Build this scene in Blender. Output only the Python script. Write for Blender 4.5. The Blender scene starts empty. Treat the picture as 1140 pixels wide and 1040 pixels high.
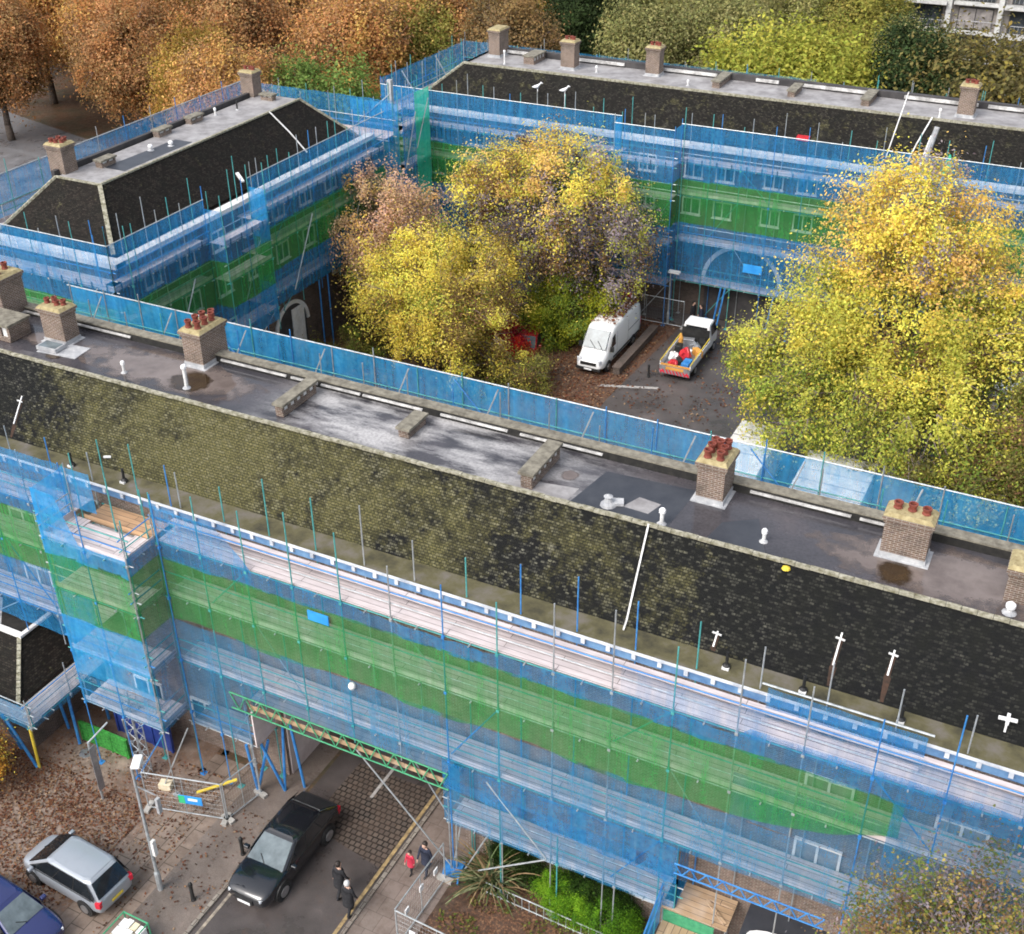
import bpy, bmesh, math, random
import numpy as np
from mathutils import Vector, Matrix
rnd = random.Random(7)
S = bpy.context.scene
C = S.collection
PI = math.pi
# ------------------------------------------------------------------ helpers
class MB:
    """collects shapes, then links them as ONE mesh object"""
    def __init__(s): s.v=[]; s.f=[]; s.m=[]
    def poly(s, pts, m=0):
        b=len(s.v); s.v+= [tuple(p) for p in pts]; s.f.append(tuple(range(b,b+len(pts)))); s.m.append(m); return s
    def box(s, x0,y0,z0,x1,y1,z1, m=0):
        if x0>x1: x0,x1=x1,x0
        if y0>y1: y0,y1=y1,y0
        if z0>z1: z0,z1=z1,z0
        b=len(s.v)
        s.v+=[(x0,y0,z0),(x1,y0,z0),(x1,y1,z0),(x0,y1,z0),(x0,y0,z1),(x1,y0,z1),(x1,y1,z1),(x0,y1,z1)]
        for q in ((0,3,2,1),(4,5,6,7),(0,1,5,4),(1,2,6,5),(2,3,7,6),(3,0,4,7)):
            s.f.append(tuple(b+i for i in q)); s.m.append(m)
        return s
    def obox(s, c, size, rz=0, m=0, rx=0):
        b=len(s.v); M=Matrix.Rotation(rz,3,'Z')@Matrix.Rotation(rx,3,'X')
        for dz in (-.5,.5):
            for dx,dy in ((-.5,-.5),(.5,-.5),(.5,.5),(-.5,.5)):
                p=M@Vector((dx*size[0],dy*size[1],dz*size[2])); s.v.append((p.x+c[0],p.y+c[1],p.z+c[2]))
        for q in ((0,3,2,1),(4,5,6,7),(0,1,5,4),(1,2,6,5),(2,3,7,6),(3,0,4,7)):
            s.f.append(tuple(b+i for i in q)); s.m.append(m)
        return s
    def beam(s, p, q, w, h, m=0):
        p=Vector(p); q=Vector(q); d=(q-p).normalized()
        up=Vector((0,0,1)) if abs(d.z)<.95 else Vector((0,1,0))
        a=d.cross(up).normalized()*w/2; c=a.cross(d).normalized()*h/2; b=len(s.v)
        for o in (p,q):
            for k in ((-1,-1),(1,-1),(1,1),(-1,1)): s.v.append(tuple(o+a*k[0]+c*k[1]))
        for f in ((0,3,2,1),(4,5,6,7),(0,1,5,4),(1,2,6,5),(2,3,7,6),(3,0,4,7)):
            s.f.append(tuple(b+i for i in f)); s.m.append(m)
        return s
    def tube(s, p, q, r, n=6, r2=None, m=0):
        p=Vector(p); q=Vector(q); d=(q-p)
        if d.length<1e-6: return s
        d.normalize(); up=Vector((0,0,1)) if abs(d.z)<.95 else Vector((1,0,0))
        a=d.cross(up).normalized(); c=a.cross(d); r2=r if r2 is None else r2; b=len(s.v)
        for o,rr in ((p,r),(q,r2)):
            for i in range(n):
                t=2*PI*i/n; s.v.append(tuple(o+a*(rr*math.cos(t))+c*(rr*math.sin(t))))
        for i in range(n):
            j=(i+1)%n; s.f.append((b+i,b+j,b+n+j,b+n+i)); s.m.append(m)
        s.f.append(tuple(b+i for i in range(n-1,-1,-1))); s.m.append(m)
        s.f.append(tuple(b+n+i for i in range(n))); s.m.append(m)
        return s
    def path(s, pts, r, n=6, m=0):
        for a,b in zip(pts,pts[1:]): s.tube(a,b,r,n,m=m)
        return s
    def lathe(s, c, prof, n=12, m=0, axis='z'):
        b=len(s.v)
        for r,z in prof:
            for i in range(n):
                t=2*PI*i/n; x,y=r*math.cos(t),r*math.sin(t)
                s.v.append((c[0]+x,c[1]+y,c[2]+z) if axis=='z' else ((c[0]+x,c[1]+z,c[2]+y) if axis=='y' else (c[0]+z,c[1]+x,c[2]+y)))
        for k in range(len(prof)-1):
            for i in range(n):
                j=(i+1)%n; s.f.append((b+k*n+i,b+k*n+j,b+(k+1)*n+j,b+(k+1)*n+i)); s.m.append(m)
        s.f.append(tuple(b+i for i in range(n-1,-1,-1))); s.m.append(m)
        s.f.append(tuple(b+(len(prof)-1)*n+i for i in range(n))); s.m.append(m)
        return s
    def loft(s, rings, m=0, close=True):
        b=len(s.v); n=len(rings[0])
        for r in rings: s.v+=[tuple(p) for p in r]
        for k in range(len(rings)-1):
            for i in range(n):
                j=(i+1)%n; s.f.append((b+k*n+i,b+k*n+j,b+(k+1)*n+j,b+(k+1)*n+i)); s.m.append(m)
        if close:
            s.f.append(tuple(b+i for i in range(n-1,-1,-1))); s.m.append(m)
            s.f.append(tuple(b+(len(rings)-1)*n+i for i in range(n))); s.m.append(m)
        return s
    def build(s, name, mat, parent=None, smooth=False, local=False, swap=False, uv=True, label=None, kind=None):
        me=bpy.data.meshes.new(name)
        off=Vector((0,0,0))
        if parent is not None and not local:
            o=parent
            while o is not None: off=off+Vector(o.location); o=o.parent
        V=[(x-off.x,y-off.y,z-off.z) for x,y,z in s.v]
        me.from_pydata(V,[],s.f); me.update()
        mats=mat if isinstance(mat,(list,tuple)) else [mat]
        for mm in mats: me.materials.append(mm)
        if len(mats)>1: me.polygons.foreach_set('material_index',s.m)
        if smooth: me.polygons.foreach_set('use_smooth',[True]*len(s.f))
        if uv:
            L=me.uv_layers.new(name='UVMap').data
            for p in me.polygons:
                n=p.normal
                if abs(n.z)>.98: u=Vector((1,0,0)); w=Vector((0,1,0))
                else:
                    u=Vector((-n.y,n.x,0)).normalized(); w=n.cross(u)
                if swap and abs(n.z)>.98: u,w=w,u
                for li in p.loop_indices:
                    co=Vector(s.v[me.loops[li].vertex_index]); L[li].uv=(co.dot(u),co.dot(w))
        o=bpy.data.objects.new(name,me); C.objects.link(o)
        if parent is not None: o.parent=parent
        if label: o['label']=label
        if kind: o['kind']=kind
        return o
def tag(o,label,cat,group=None,kind=None):
    o['label']=label; o['category']=cat
    if group: o['group']=group
    if kind: o['kind']=kind
    return o
def thing(name,label,cat,loc,rz=0,group=None):
    o=bpy.data.objects.new(name,None); C.objects.link(o); o.location=loc; o.rotation_euler=(0,0,rz)
    o.empty_display_size=.3
    return tag(o,label,cat,group)
def copy_tree(o,parent=None):
    c=o.copy(); C.objects.link(c)
    if parent is not None: c.parent=parent
    for ch in list(o.children): copy_tree(ch,c)
    return c
# ------------------------------------------------------------------ materials
class NT:
    def __init__(s,name):
        s.m=bpy.data.materials.new(name); s.m.use_nodes=True; s.t=s.m.node_tree; s.t.nodes.clear()
        s.out=s.n('ShaderNodeOutputMaterial')
    def n(s,k,**kw):
        x=s.t.nodes.new(k)
        for a,b in kw.items(): setattr(x,a,b)
        return x
    def l(s,a,b): s.t.links.new(a,b)
    def coord(s,which='Object'):
        return s.n('ShaderNodeTexCoord').outputs[which]
    def noise(s,vec,scale,detail=4,rough=.6,stretch=None):
        if stretch:
            mp=s.n('ShaderNodeMapping'); mp.inputs['Scale'].default_value=stretch; s.l(vec,mp.inputs['Vector']); vec=mp.outputs[0]
        x=s.n('ShaderNodeTexNoise'); x.inputs['Scale'].default_value=scale; x.inputs['Detail'].default_value=detail; x.inputs['Roughness'].default_value=rough
        s.l(vec,x.inputs['Vector']); return x.outputs['Fac']
    def ramp(s,fac,stops):
        r=s.n('ShaderNodeValToRGB'); e=r.color_ramp.elements
        while len(e)<len(stops): e.new(.5)
        for el,(p,c) in zip(e,stops):
            el.position=p; el.color=(*c,1) if isinstance(c,tuple) else (c,c,c,1)
        s.l(fac,r.inputs[0]); return r.outputs[0]
    def mix(s,fac,a,b,mode='MIX'):
        x=s.n('ShaderNodeMix',data_type='RGBA',blend_type=mode)
        for sock,val in ((0,fac),(6,a),(7,b)):
            if isinstance(val,(int,float)): x.inputs[sock].default_value=val
            elif isinstance(val,tuple): x.inputs[sock].default_value=(*val,1)
            else: s.l(val,x.inputs[sock])
        return x.outputs[2]
    def math(s,op,a,b=0.):
        x=s.n('ShaderNodeMath',operation=op)
        for i,val in enumerate((a,b)):
            if isinstance(val,(int,float)): x.inputs[i].default_value=val
            else: s.l(val,x.inputs[i])
        return x.outputs[0]
    def xyz(s,vec):
        x=s.n('ShaderNodeSeparateXYZ'); s.l(vec,x.inputs[0]); return x.outputs
    def bump(s,h,strength=.5,dist=.02):
        b=s.n('ShaderNodeBump'); b.inputs['Strength'].default_value=strength; b.inputs['Distance'].default_value=dist; s.l(h,b.inputs['Height']); return b.outputs[0]
    def brick(s,vec,w,h,c1,c2,mortar,msize=.01,bias=0.):
        b=s.n('ShaderNodeTexBrick'); b.inputs['Scale'].default_value=1; b.inputs['Brick Width'].default_value=w; b.inputs['Row Height'].default_value=h
        b.inputs['Mortar Size'].default_value=msize; b.inputs['Mortar Smooth'].default_value=.3; b.inputs['Bias'].default_value=bias
        b.inputs['Color1'].default_value=(*c1,1); b.inputs['Color2'].default_value=(*c2,1); b.inputs['Mortar'].default_value=(*mortar,1)
        s.l(vec,b.inputs['Vector']); return b
    def bsdf(s,col,rough=.8,normal=None,metal=0.,spec=.4,coat=0.):
        p=s.n('ShaderNodeBsdfPrincipled')
        for k,val in (('Base Color',col),('Roughness',rough),('Metallic',metal)):
            if isinstance(val,tuple): p.inputs[k].default_value=(*val,1)
            elif isinstance(val,(int,float)): p.inputs[k].default_value=val
            else: s.l(val,p.inputs[k])
        p.inputs['Specular IOR Level'].default_value=spec; p.inputs['Coat Weight'].default_value=coat
        if normal is not None: s.l(normal,p.inputs['Normal'])
        s.l(p.outputs[0],s.out.inputs[0]); return p
def m_noise(name,c1,c2,scale=3,rough=.8,metal=0.,bump=0.,spec=.4,coat=0.,detail=5,c3=None):
    t=NT(name); f=t.noise(t.coord(),scale,detail,.65)
    st=[(.32,c1),(.68,c2)] if c3 is None else [(.3,c1),(.5,c2),(.7,c3)]
    t.bsdf(t.ramp(f,st),rough,t.bump(f,bump,.03) if bump else None,metal,spec,coat); return t.m
def m_brick(name,c1,c2,mortar,dirt=(.05,.045,.04)):
    t=NT(name); uv=t.coord('UV'); b=t.brick(uv,.225,.075,c1,c2,mortar,.012)
    b2=t.brick(uv,.225,.075,(.35,.35,.35),(1.5,1.5,1.5),(1,1,1),.012); b2.offset=.5
    n=t.noise(uv,1.3,5,.7); n2=t.noise(uv,9,3,.6)
    col=t.mix(.8,b.outputs[0],b2.outputs[0],'MULTIPLY')
    col=t.mix(t.ramp(n,[(.45,0.),(.75,.7)]),col,dirt)
    col=t.mix(t.ramp(n2,[(.3,.35),(.6,0.)]),col,dirt)
    t.bsdf(col,.9,t.bump(b.outputs['Fac'],-.4,.01),spec=.2); return t.m
def m_tiles(name,moss_x=None,base=(.006,.0065,.007),lite=(.015,.015,.0145),moss_amt=.5,flecks=.5):
    """plain clay tiles in courses, with moss and lichen growing in drifts"""
    t=NT(name); uv=t.coord('UV'); ob=t.coord()
    b=t.brick(uv,.155,.095,(0,0,0),(1,1,1),(0,0,0),.010); rv=b.outputs[0]
    crs=t.brick(uv,.155,.095,(1,1,1),(1,1,1),(0,0,0),.02)
    n1=t.noise(ob,.55,5,.62); n2=t.noise(uv,3.2,4,.7); n3=t.noise(uv,14,2,.5)
    col=t.mix(t.ramp(rv,[(.25,0.),(.95,1.)]),base,lite)
    # pale weathered flecks
    fl=t.math('MULTIPLY',t.ramp(rv,[(.45,0.),(.85,1.)]),t.ramp(n2,[(.40,0.),(.62,flecks)]))
    # moss
    if moss_x is not None:
        x=t.xyz(ob)[0]; g=None
        mr=t.n('ShaderNodeValToRGB'); t.l(t.math('MULTIPLY_ADD',x,1/60.),mr.inputs[0]); mr.inputs[0].links[0].from_node.inputs[2].default_value=.5
        e=mr.color_ramp.elements
        while len(e)<len(moss_x): e.new(.5)
        for el,(px,v) in zip(e,moss_x): el.position=(px/60+.5); el.color=(v,v,v,1)
        zone=mr.outputs[0]
    else:
        zone=t.math('ADD',moss_amt,0.)
    fl=t.math('MULTIPLY',t.math('MULTIPLY',fl,t.ramp(n3,[(.35,.15),(.6,1.)])),t.math('ADD',zone,.16))
    col=t.mix(fl,col,(.30,.295,.23))
    mo=t.math('ADD',t.math('MULTIPLY',n1,.75),t.math('MULTIPLY',n2,.5)); mo=t.math('ADD',mo,t.math('MULTIPLY',zone,.36))
    mo=t.math('ADD',mo,t.math('MULTIPLY',rv,.05)); vv=t.xyz(uv)[1]
    mk=t.ramp(mo,[(.78,0.),(1.02,.92)])
    mcol=t.mix(t.ramp(n3,[(.3,0.),(.7,1.)]),(.05,.052,.018),(.18,.16,.066))
    mcol=t.mix(t.math('MULTIPLY',t.ramp(rv,[(.5,0.),(.9,.6)]),t.ramp(n2,[(.35,.0),(.7,.7)])),mcol,(.23,.215,.14))
    col=t.mix(mk,col,mcol)
    n4=t.noise(ob,1.3,5,.7,(1,1,.6)); col=t.mix(t.math('MULTIPLY',t.ramp(n4,[(.36,.6),(.62,0.)]),t.math('SUBTRACT',1.,t.math('MULTIPLY',zone,.65))),col,(.010,.011,.008))
    n5=t.noise(ob,.9,4,.7); col=t.mix(t.math('MULTIPLY',t.ramp(n5,[(.66,0.),(.74,.55)]),zone),col,(.26,.25,.2))
    col=t.mix(t.ramp(crs.outputs[0],[(.0,.5),(.5,0.)]),col,(.008,.008,.008))
    t.bsdf(col,.82,t.bump(t.math('ADD',crs.outputs[0],t.math('MULTIPLY',n3,.5)),.6,.03),spec=.15); return t.m
def m_net(name,col,alpha,lite):
    """debris netting: fine weave of tape with see-through holes"""
    t=NT(name); uv=t.coord('UV'); ob=t.coord()
    n=t.noise(ob,.8,4,.6); n2=t.noise(ob,5,3,.6); n3=t.noise(ob,30,2,.6)
    d=t.n('ShaderNodeBsdfDiffuse'); tr=t.n('ShaderNodeBsdfTranslucent')
    c=t.mix(t.ramp(n2,[(.3,.1),(.75,.75)]),col,lite)
    t.l(c,d.inputs[0]); t.l(c,tr.inputs[0])
    m1=t.n('ShaderNodeMixShader'); m1.inputs[0].default_value=.45; t.l(d.outputs[0],m1.inputs[1]); t.l(tr.outputs[0],m1.inputs[2])
    tp=t.n('ShaderNodeBsdfTransparent'); m2=t.n('ShaderNodeMixShader')
    st=t.noise(ob,1.0,4,.65,(2.6,2.6,.28)); sx=t.xyz(ob); w=t.n('ShaderNodeTexWhiteNoise',noise_dimensions='2D'); cv=t.n('ShaderNodeCombineXYZ')
    t.l(t.math('FLOOR',t.math('DIVIDE',t.math('ADD',sx[0],sx[1]),3.1)),cv.inputs[0]); t.l(t.math('FLOOR',t.math('DIVIDE',sx[2],2.6)),cv.inputs[1]); t.l(cv.outputs[0],w.inputs['Vector'])
    a=t.math('ADD',t.math('MULTIPLY',t.math('SUBTRACT',n,.5),.25),alpha); a=t.math('ADD',a,t.math('MULTIPLY',t.math('SUBTRACT',st,.5),.75)); a=t.math('ADD',a,t.math('MULTIPLY',t.math('SUBTRACT',w.outputs['Value'],.5),.12)); a=t.math('ADD',a,t.math('MULTIPLY',t.math('SUBTRACT',n3,.5),.32))
    a=t.math('MINIMUM',t.math('MAXIMUM',a,.12),.95)
    t.l(a,m2.inputs[0]); t.l(tp.outputs[0],m2.inputs[1]); t.l(m1.outputs[0],m2.inputs[2]); t.l(m2.outputs[0],t.out.inputs[0]); return t.m
def m_leaf(name,trans=.38,rough=.85):
    t=NT(name); at=t.n('ShaderNodeAttribute'); at.attribute_name='leaf'
    p=t.n('ShaderNodeBsdfPrincipled'); p.inputs['Roughness'].default_value=rough; p.inputs['Specular IOR Level'].default_value=.08; t.l(at.outputs['Color'],p.inputs['Base Color'])
    tr=t.n('ShaderNodeBsdfTranslucent'); t.l(at.outputs['Color'],tr.inputs[0])
    mx=t.n('ShaderNodeMixShader'); mx.inputs[0].default_value=trans; t.l(p.outputs[0],mx.inputs[1]); t.l(tr.outputs[0],mx.inputs[2]); t.l(mx.outputs[0],t.out.inputs[0]); return t.m
def m_boards(name,c1,c2,gap=(.06,.05,.045)):
    t=NT(name); uv=t.coord('UV'); b=t.brick(uv,3.9,.235,c1,c2,gap,.012); n=t.noise(uv,1.2,5,.65,(1,6,1)); n2=t.noise(uv,.5,3,.6)
    col=t.mix(t.ramp(n,[(.3,.55),(.65,0.)]),b.outputs[0],(c1[0]*.45,c1[1]*.42,c1[2]*.4))
    col=t.mix(t.ramp(n2,[(.55,0.),(.75,.35)]),col,(.75,.72,.7))
    t.bsdf(col,.75,t.bump(b.outputs['Fac'],-.4,.01)); return t.m
def m_felt(name):
    """worn wet roofing felt with pale streaks and standing wet"""
    t=NT(name); ob=t.coord(); uv=t.coord('UV'); x=t.xyz(ob)[0]
    n1=t.noise(ob,.35,5,.6); n2=t.noise(ob,.8,6,.62,(.55,1.7,1)); n3=t.noise(ob,10,3,.6)
    col=t.ramp(n1,[(.3,(.034,.035,.042)),(.55,(.066,.062,.070)),(.75,(.10,.085,.088))])
    zr=t.n('ShaderNodeValToRGB'); t.l(t.math('MULTIPLY_ADD',x,1/60.),zr.inputs[0]); zr.inputs[0].links[0].from_node.inputs[2].default_value=.5
    e=zr.color_ramp.elements
    zs=[(-30,.0),(-9,.0),(-6,1.),(1.5,.85),(4.5,.5),(7,0.),(22,.05)]
    while len(e)<len(zs): e.new(.5)
    for el,(px,v) in zip(e,zs): el.position=px/60+.5; el.color=(v,v,v,1)
    pale=t.math('MULTIPLY',zr.outputs[0],t.ramp(n2,[(.4,0.),(.6,1.)]))
    pale=t.math('ADD',pale,t.math('MULTIPLY',t.ramp(n2,[(.62,0.),(.75,.35)]),.6))
    col=t.mix(pale,col,(.42,.41,.41)); col=t.mix(t.ramp(n3,[(.35,.35),(.6,0.)]),col,(.02,.02,.02))
    r=t.ramp(n1,[(.4,.05),(.65,.34)]); r=t.mix(pale,r,(.6,.6,.6))
    t.bsdf(col,r,t.bump(n3,.12,.01),spec=.5); return t.m
def m_litter(name,c_soil,amount,wet=.5):
    t=NT(name); ob=t.coord(); n1=t.noise(ob,.33,5,.6); n2=t.noise(ob,9,4,.75); n3=t.noise(ob,2.2,5,.7)
    col=t.ramp(n3,[(.3,tuple(v*.55 for v in c_soil)),(.7,tuple(v*1.25 for v in c_soil))])
    lf=t.ramp(n2,[(.35,(.035,.018,.012)),(.5,(.11,.05,.03)),(.62,(.2,.11,.06)),(.72,(.33,.2,.12))])
    mk=t.math('MULTIPLY',t.ramp(n1,[(.56-amount*.35,0.),(.72-amount*.35,1.)]),t.ramp(n2,[(.42,0.2),(.56,1.)]))
    t.bsdf(t.mix(mk,col,lf),t.ramp(n3,[(.3,wet*.5),(.7,wet+.3)]),t.bump(n2,.5,.03)); return t.m
def m_asphalt(name,c=(.06,.055,.055)):
    t=NT(name); ob=t.coord(); n1=t.noise(ob,.5,6,.65); n2=t.noise(ob,40,2,.6); n3=t.noise(ob,3,4,.7)
    col=t.ramp(n1,[(.3,tuple(v*.6 for v in c)),(.6,c),(.75,(c[0]*1.7,c[1]*1.6,c[2]*1.6))])
    col=t.mix(t.ramp(n3,[(.58,0.),(.72,.5)]),col,(.12,.075,.055)); col=t.mix(t.ramp(n2,[(.4,.35),(.6,0.)]),col,(.02,.02,.02))
    t.bsdf(col,t.ramp(n1,[(.35,.18),(.65,.6)]),t.bump(n2,.25,.01)); return t.m
def m_slab(name,w,h,c1,c2,mort,msize=.02,rough=.55):
    t=NT(name); uv=t.coord('UV'); b=t.brick(uv,w,h,c1,c2,mort,msize); n=t.noise(t.coord(),1.2,5,.7); n2=t.noise(t.coord(),12,3,.7)
    col=t.mix(t.ramp(n,[(.4,0.),(.7,.65)]),b.outputs[0],(.07,.045,.032)); col=t.mix(t.ramp(n2,[(.62,0.),(.72,.6)]),col,(.16,.08,.05))
    t.bsdf(col,t.ramp(n,[(.3,rough-.25),(.7,rough+.2)]),t.bump(b.outputs['Fac'],-.5,.02)); return t.m
def m_paint(name,c,rough=.25,metal=0.,coat=.6,dirt=.25):
    t=NT(name); n=t.noise(t.coord(),2.5,5,.7); col=t.mix(t.ramp(n,[(.5,0.),(.8,dirt)]),c,(c[0]*.5+.03,c[1]*.5+.028,c[2]*.5+.025))
    t.bsdf(col,t.ramp(n,[(.4,rough),(.7,rough+.08)]),None,metal,.5,coat); return t.m
M={}
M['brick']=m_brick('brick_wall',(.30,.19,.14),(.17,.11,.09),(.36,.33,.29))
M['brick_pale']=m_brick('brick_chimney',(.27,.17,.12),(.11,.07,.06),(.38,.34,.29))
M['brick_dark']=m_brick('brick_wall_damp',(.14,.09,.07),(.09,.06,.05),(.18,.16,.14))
M['tiles_near']=m_tiles('mossy_roof_tiles',[(-30,.1),(-19.5,.12),(-16,.7),(-10,1.),(-3,.8),(3,.5),(8,.42),(12,.12),(16,.0),(30,.0)],flecks=.85)
M['tiles_far']=m_tiles('dark_roof_tiles',None,(.010,.0085,.007),(.026,.022,.018),.26,.3)
M['tiles_wing']=m_tiles('brown_roof_tiles',None,(.012,.009,.007),(.030,.023,.018),.12,.25)
M['ridge']=m_noise('lichen_ridge_tiles',(.12,.11,.06),(.42,.40,.32),6,.9,bump=.5)
M['felt']=m_felt('wet_roof_felt')
M['felt_new']=m_noise('new_roof_felt',(.028,.032,.042),(.05,.054,.064),1.2,.45,bump=.1)
M['felt_pale']=m_noise('pale_roof_felt',(.17,.16,.16),(.36,.35,.35),1.1,.6,bump=.1)
M['gutter']=m_noise('mossy_gutter',(.03,.028,.02),(.10,.09,.045),.9,.8,c3=(.15,.135,.12),bump=.4)
M['lead']=m_noise('lead_flashing',(.25,.26,.28),(.5,.5,.5),3,.5,bump=.2)
M['fascia']=m_noise('weathered_fascia_paint',(.34,.37,.42),(.78,.79,.8),1.3,.6,detail=8)
M['lead_pale']=m_noise('streaked_white_flashing',(.22,.215,.21),(.72,.71,.69),2.2,.6,detail=8)
M['white']=m_noise('weathered_white_paint',(.55,.54,.52),(.8,.8,.79),2.5,.5)
M['white_clean']=m_noise('white_paint',(.72,.72,.72),(.84,.84,.84),2,.4)
M['cap']=m_noise('lichen_mortar_cap',(.22,.17,.08),(.42,.36,.2),6,.9,bump=.4)
M['pot']=m_noise('red_clay_pot',(.13,.03,.022),(.25,.065,.042),7,.75)
M['soot']=m_noise('soot',(.01,.01,.01),(.03,.028,.025),5,.9)
M['coping']=m_noise('mossy_coping',(.10,.09,.07),(.26,.24,.19),4,.9,bump=.4)
M['pane']=m_noise('window_glass',(.02,.025,.03),(.07,.08,.09),.8,.08,spec=.6)
M['black_plastic']=m_noise('black_plastic',(.012,.012,.012),(.03,.03,.03),5,.5)
M['net_blue']=m_net('blue_debris_net',(.014,.22,.57),.48,(.09,.48,.84))
M['net_veil']=m_net('pale_net_veil',(.05,.26,.60),.24,(.14,.46,.80)); M['net_thin']=m_net('thin_blue_debris_net',(.02,.25,.52),.40,(.10,.42,.72))
M['net_cyan']=m_net('bright_blue_debris_net',(.02,.34,.78),.54,(.12,.58,.95))
M['net_green']=m_net('green_debris_net',(.03,.33,.075),.54,(.12,.47,.15))
M['net_mint']=m_net('mint_green_debris_net',(.03,.62,.40),.82,(.16,.78,.54))
M['galv']=m_noise('galvanised_tube',(.30,.33,.34),(.55,.58,.60),4,.45,.5)
M['tube_blue']=m_noise('blue_painted_tube',(.02,.14,.42),(.06,.27,.58),4,.5)
M['tube_teal']=m_noise('teal_sleeved_tube',(.03,.22,.22),(.10,.38,.36),3,.5)
M['tube_green']=m_noise('green_lattice_paint',(.03,.22,.11),(.08,.36,.18),4,.5)
M['boards']=m_boards('scaffold_boards',(.68,.61,.61),(.56,.50,.50))
M['boards_warm']=m_boards('new_scaffold_boards',(.58,.36,.20),(.46,.29,.17))
M['boards_grey']=m_boards('grey_scaffold_boards',(.42,.39,.39),(.30,.28,.29))
M['plank']=m_boards('timber_planks',(.50,.35,.22),(.40,.27,.16))
M['asphalt']=m_asphalt('wet_asphalt',(.095,.080,.076))
M['yard']=m_asphalt('courtyard_asphalt',(.115,.100,.096))
M['setts']=m_slab('granite_setts',.24,.24,(.14,.11,.09),(.09,.075,.065),(.012,.011,.010),.035)
M['slabs']=m_slab('paving_slabs',.9,.6,(.27,.21,.17),(.20,.155,.125),(.07,.055,.04),.02)
M['slab_small']=m_slab('small_block_paving',.21,.105,(.24,.19,.15),(.15,.12,.10),(.05,.04,.03),.012)
M['kerb']=m_slab('kerb_stone',.9,.3,(.30,.27,.23),(.24,.21,.18),(.06,.05,.04),.015)
M['yellow_line']=m_noise('worn_yellow_line',(.14,.10,.06),(.46,.33,.15),4,.7,detail=8)
M['white_line']=m_noise('worn_white_line',(.2,.19,.18),(.5,.48,.46),5,.7)
M['litter']=m_litter('leaf_strewn_soil',(.235,.18,.145),.35)
M['litter_yard']=m_litter('leaf_strewn_tarmac',(.075,.058,.05),.75)
M['earth']=m_litter('woodland_floor',(.07,.06,.035),.5)
M['bed']=m_litter('planting_bed_soil',(.075,.05,.036),.5)
M['bark']=m_noise('bark',(.05,.04,.032),(.14,.11,.09),6,.9,bump=.6)
M['twig']=m_noise('bare_twig',(.16,.12,.12),(.34,.27,.27),4,.9)
M['leaf']=m_leaf('autumn_leaf')
M['pink']=m_noise('pale_pink_render',(.50,.42,.40),(.66,.58,.56),1.5,.8)
M['steel']=m_noise('grey_steel',(.25,.26,.28),(.42,.43,.45),4,.4,.6)
M['concrete']=m_noise('concrete',(.26,.25,.23),(.42,.40,.37),3,.85,bump=.2)
M['wet_reflection']=m_noise('brown_reflection',(.018,.012,.008),(.075,.045,.02),2.2,.12)  # brown for the chimney reflections painted on the flat roof
M['rust']=m_noise('rust_stain',(.022,.015,.011),(.06,.03,.018),7,.9)
M['red']=m_noise('red_plastic',(.45,.02,.03),(.6,.04,.05),3,.4)
M['yellow']=m_noise('yellow_paint',(.62,.45,.04),(.75,.58,.08),3,.5)
M['cream']=m_noise('cream_board',(.6,.5,.33),(.75,.66,.48),3,.7)
M['tan']=m_noise('tan_panel',(.48,.30,.12),(.62,.42,.2),2,.7)
M['blue_board']=m_noise('dark_blue_hoarding',(.012,.03,.16),(.03,.06,.28),2,.5)
M['sign_blue']=m_noise('blue_sign_face',(.02,.22,.62),(.05,.36,.78),2,.4)
M['sign_green']=m_noise('green_sign_face',(.02,.40,.15),(.05,.5,.22),2,.4)
M['green_mesh']=m_noise('green_plastic_mesh',(.01,.09,.015),(.06,.36,.06),9,.6,bump=.5)
M['tyre']=m_noise('tyre_rubber',(.012,.012,.012),(.03,.03,.03),8,.8)
M['alloy']=m_noise('alloy_wheel',(.35,.35,.36),(.55,.55,.56),5,.3,.8)
M['car_glass']=m_noise('car_glass',(.008,.01,.012),(.02,.024,.028),1,.04,spec=.7)
M['screen_glass']=m_noise('windscreen_glass',(.07,.09,.10),(.17,.21,.23),1.2,.12,spec=.4)
M['chrome']=m_noise('chrome_trim',(.55,.55,.55),(.75,.75,.75),5,.15,.9)
M['lamp_red']=m_noise('red_tail_lamp',(.5,.015,.03),(.62,.03,.06),6,.2)
M['lamp_clear']=m_noise('clear_headlamp',(.5,.52,.55),(.75,.77,.8),6,.1)
M['black_car']=m_paint('black_car_paint',(.008,.009,.012),.12,0,1.,.05)
M['silver_car']=m_paint('silver_car_paint',(.33,.36,.40),.28,.3,.6,.2)
M['navy_car']=m_paint('navy_car_paint',(.012,.02,.10),.15,0.1,1.,.15)
M['red_car']=m_paint('red_car_paint',(.30,.012,.02),.25,0,.8)
M['white_van']=m_paint('white_van_paint',(.80,.80,.80),.3,0,.4,.1)
M['skin']=m_noise('skin',(.45,.27,.20),(.58,.37,.28),8,.6)
M['hair']=m_noise('dark_hair',(.012,.009,.008),(.04,.03,.025),20,.6)
M['hair_grey']=m_noise('grey_hair',(.4,.4,.4),(.62,.62,.62),20,.6)
M['cloth_black']=m_noise('black_cloth',(.010,.010,.012),(.028,.028,.032),8,.9)
M['cloth_navy']=m_noise('navy_cloth',(.014,.018,.035),(.035,.042,.07),8,.9)
M['cloth_red']=m_noise('red_cloth',(.42,.02,.05),(.6,.05,.09),6,.9)
M['shoe']=m_noise('shoe_leather',(.01,.01,.01),(.03,.025,.02),6,.5)
M['pale_wall']=m_noise('pale_apartment_wall',(.20,.18,.165),(.32,.29,.27),1.2,.8)
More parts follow.
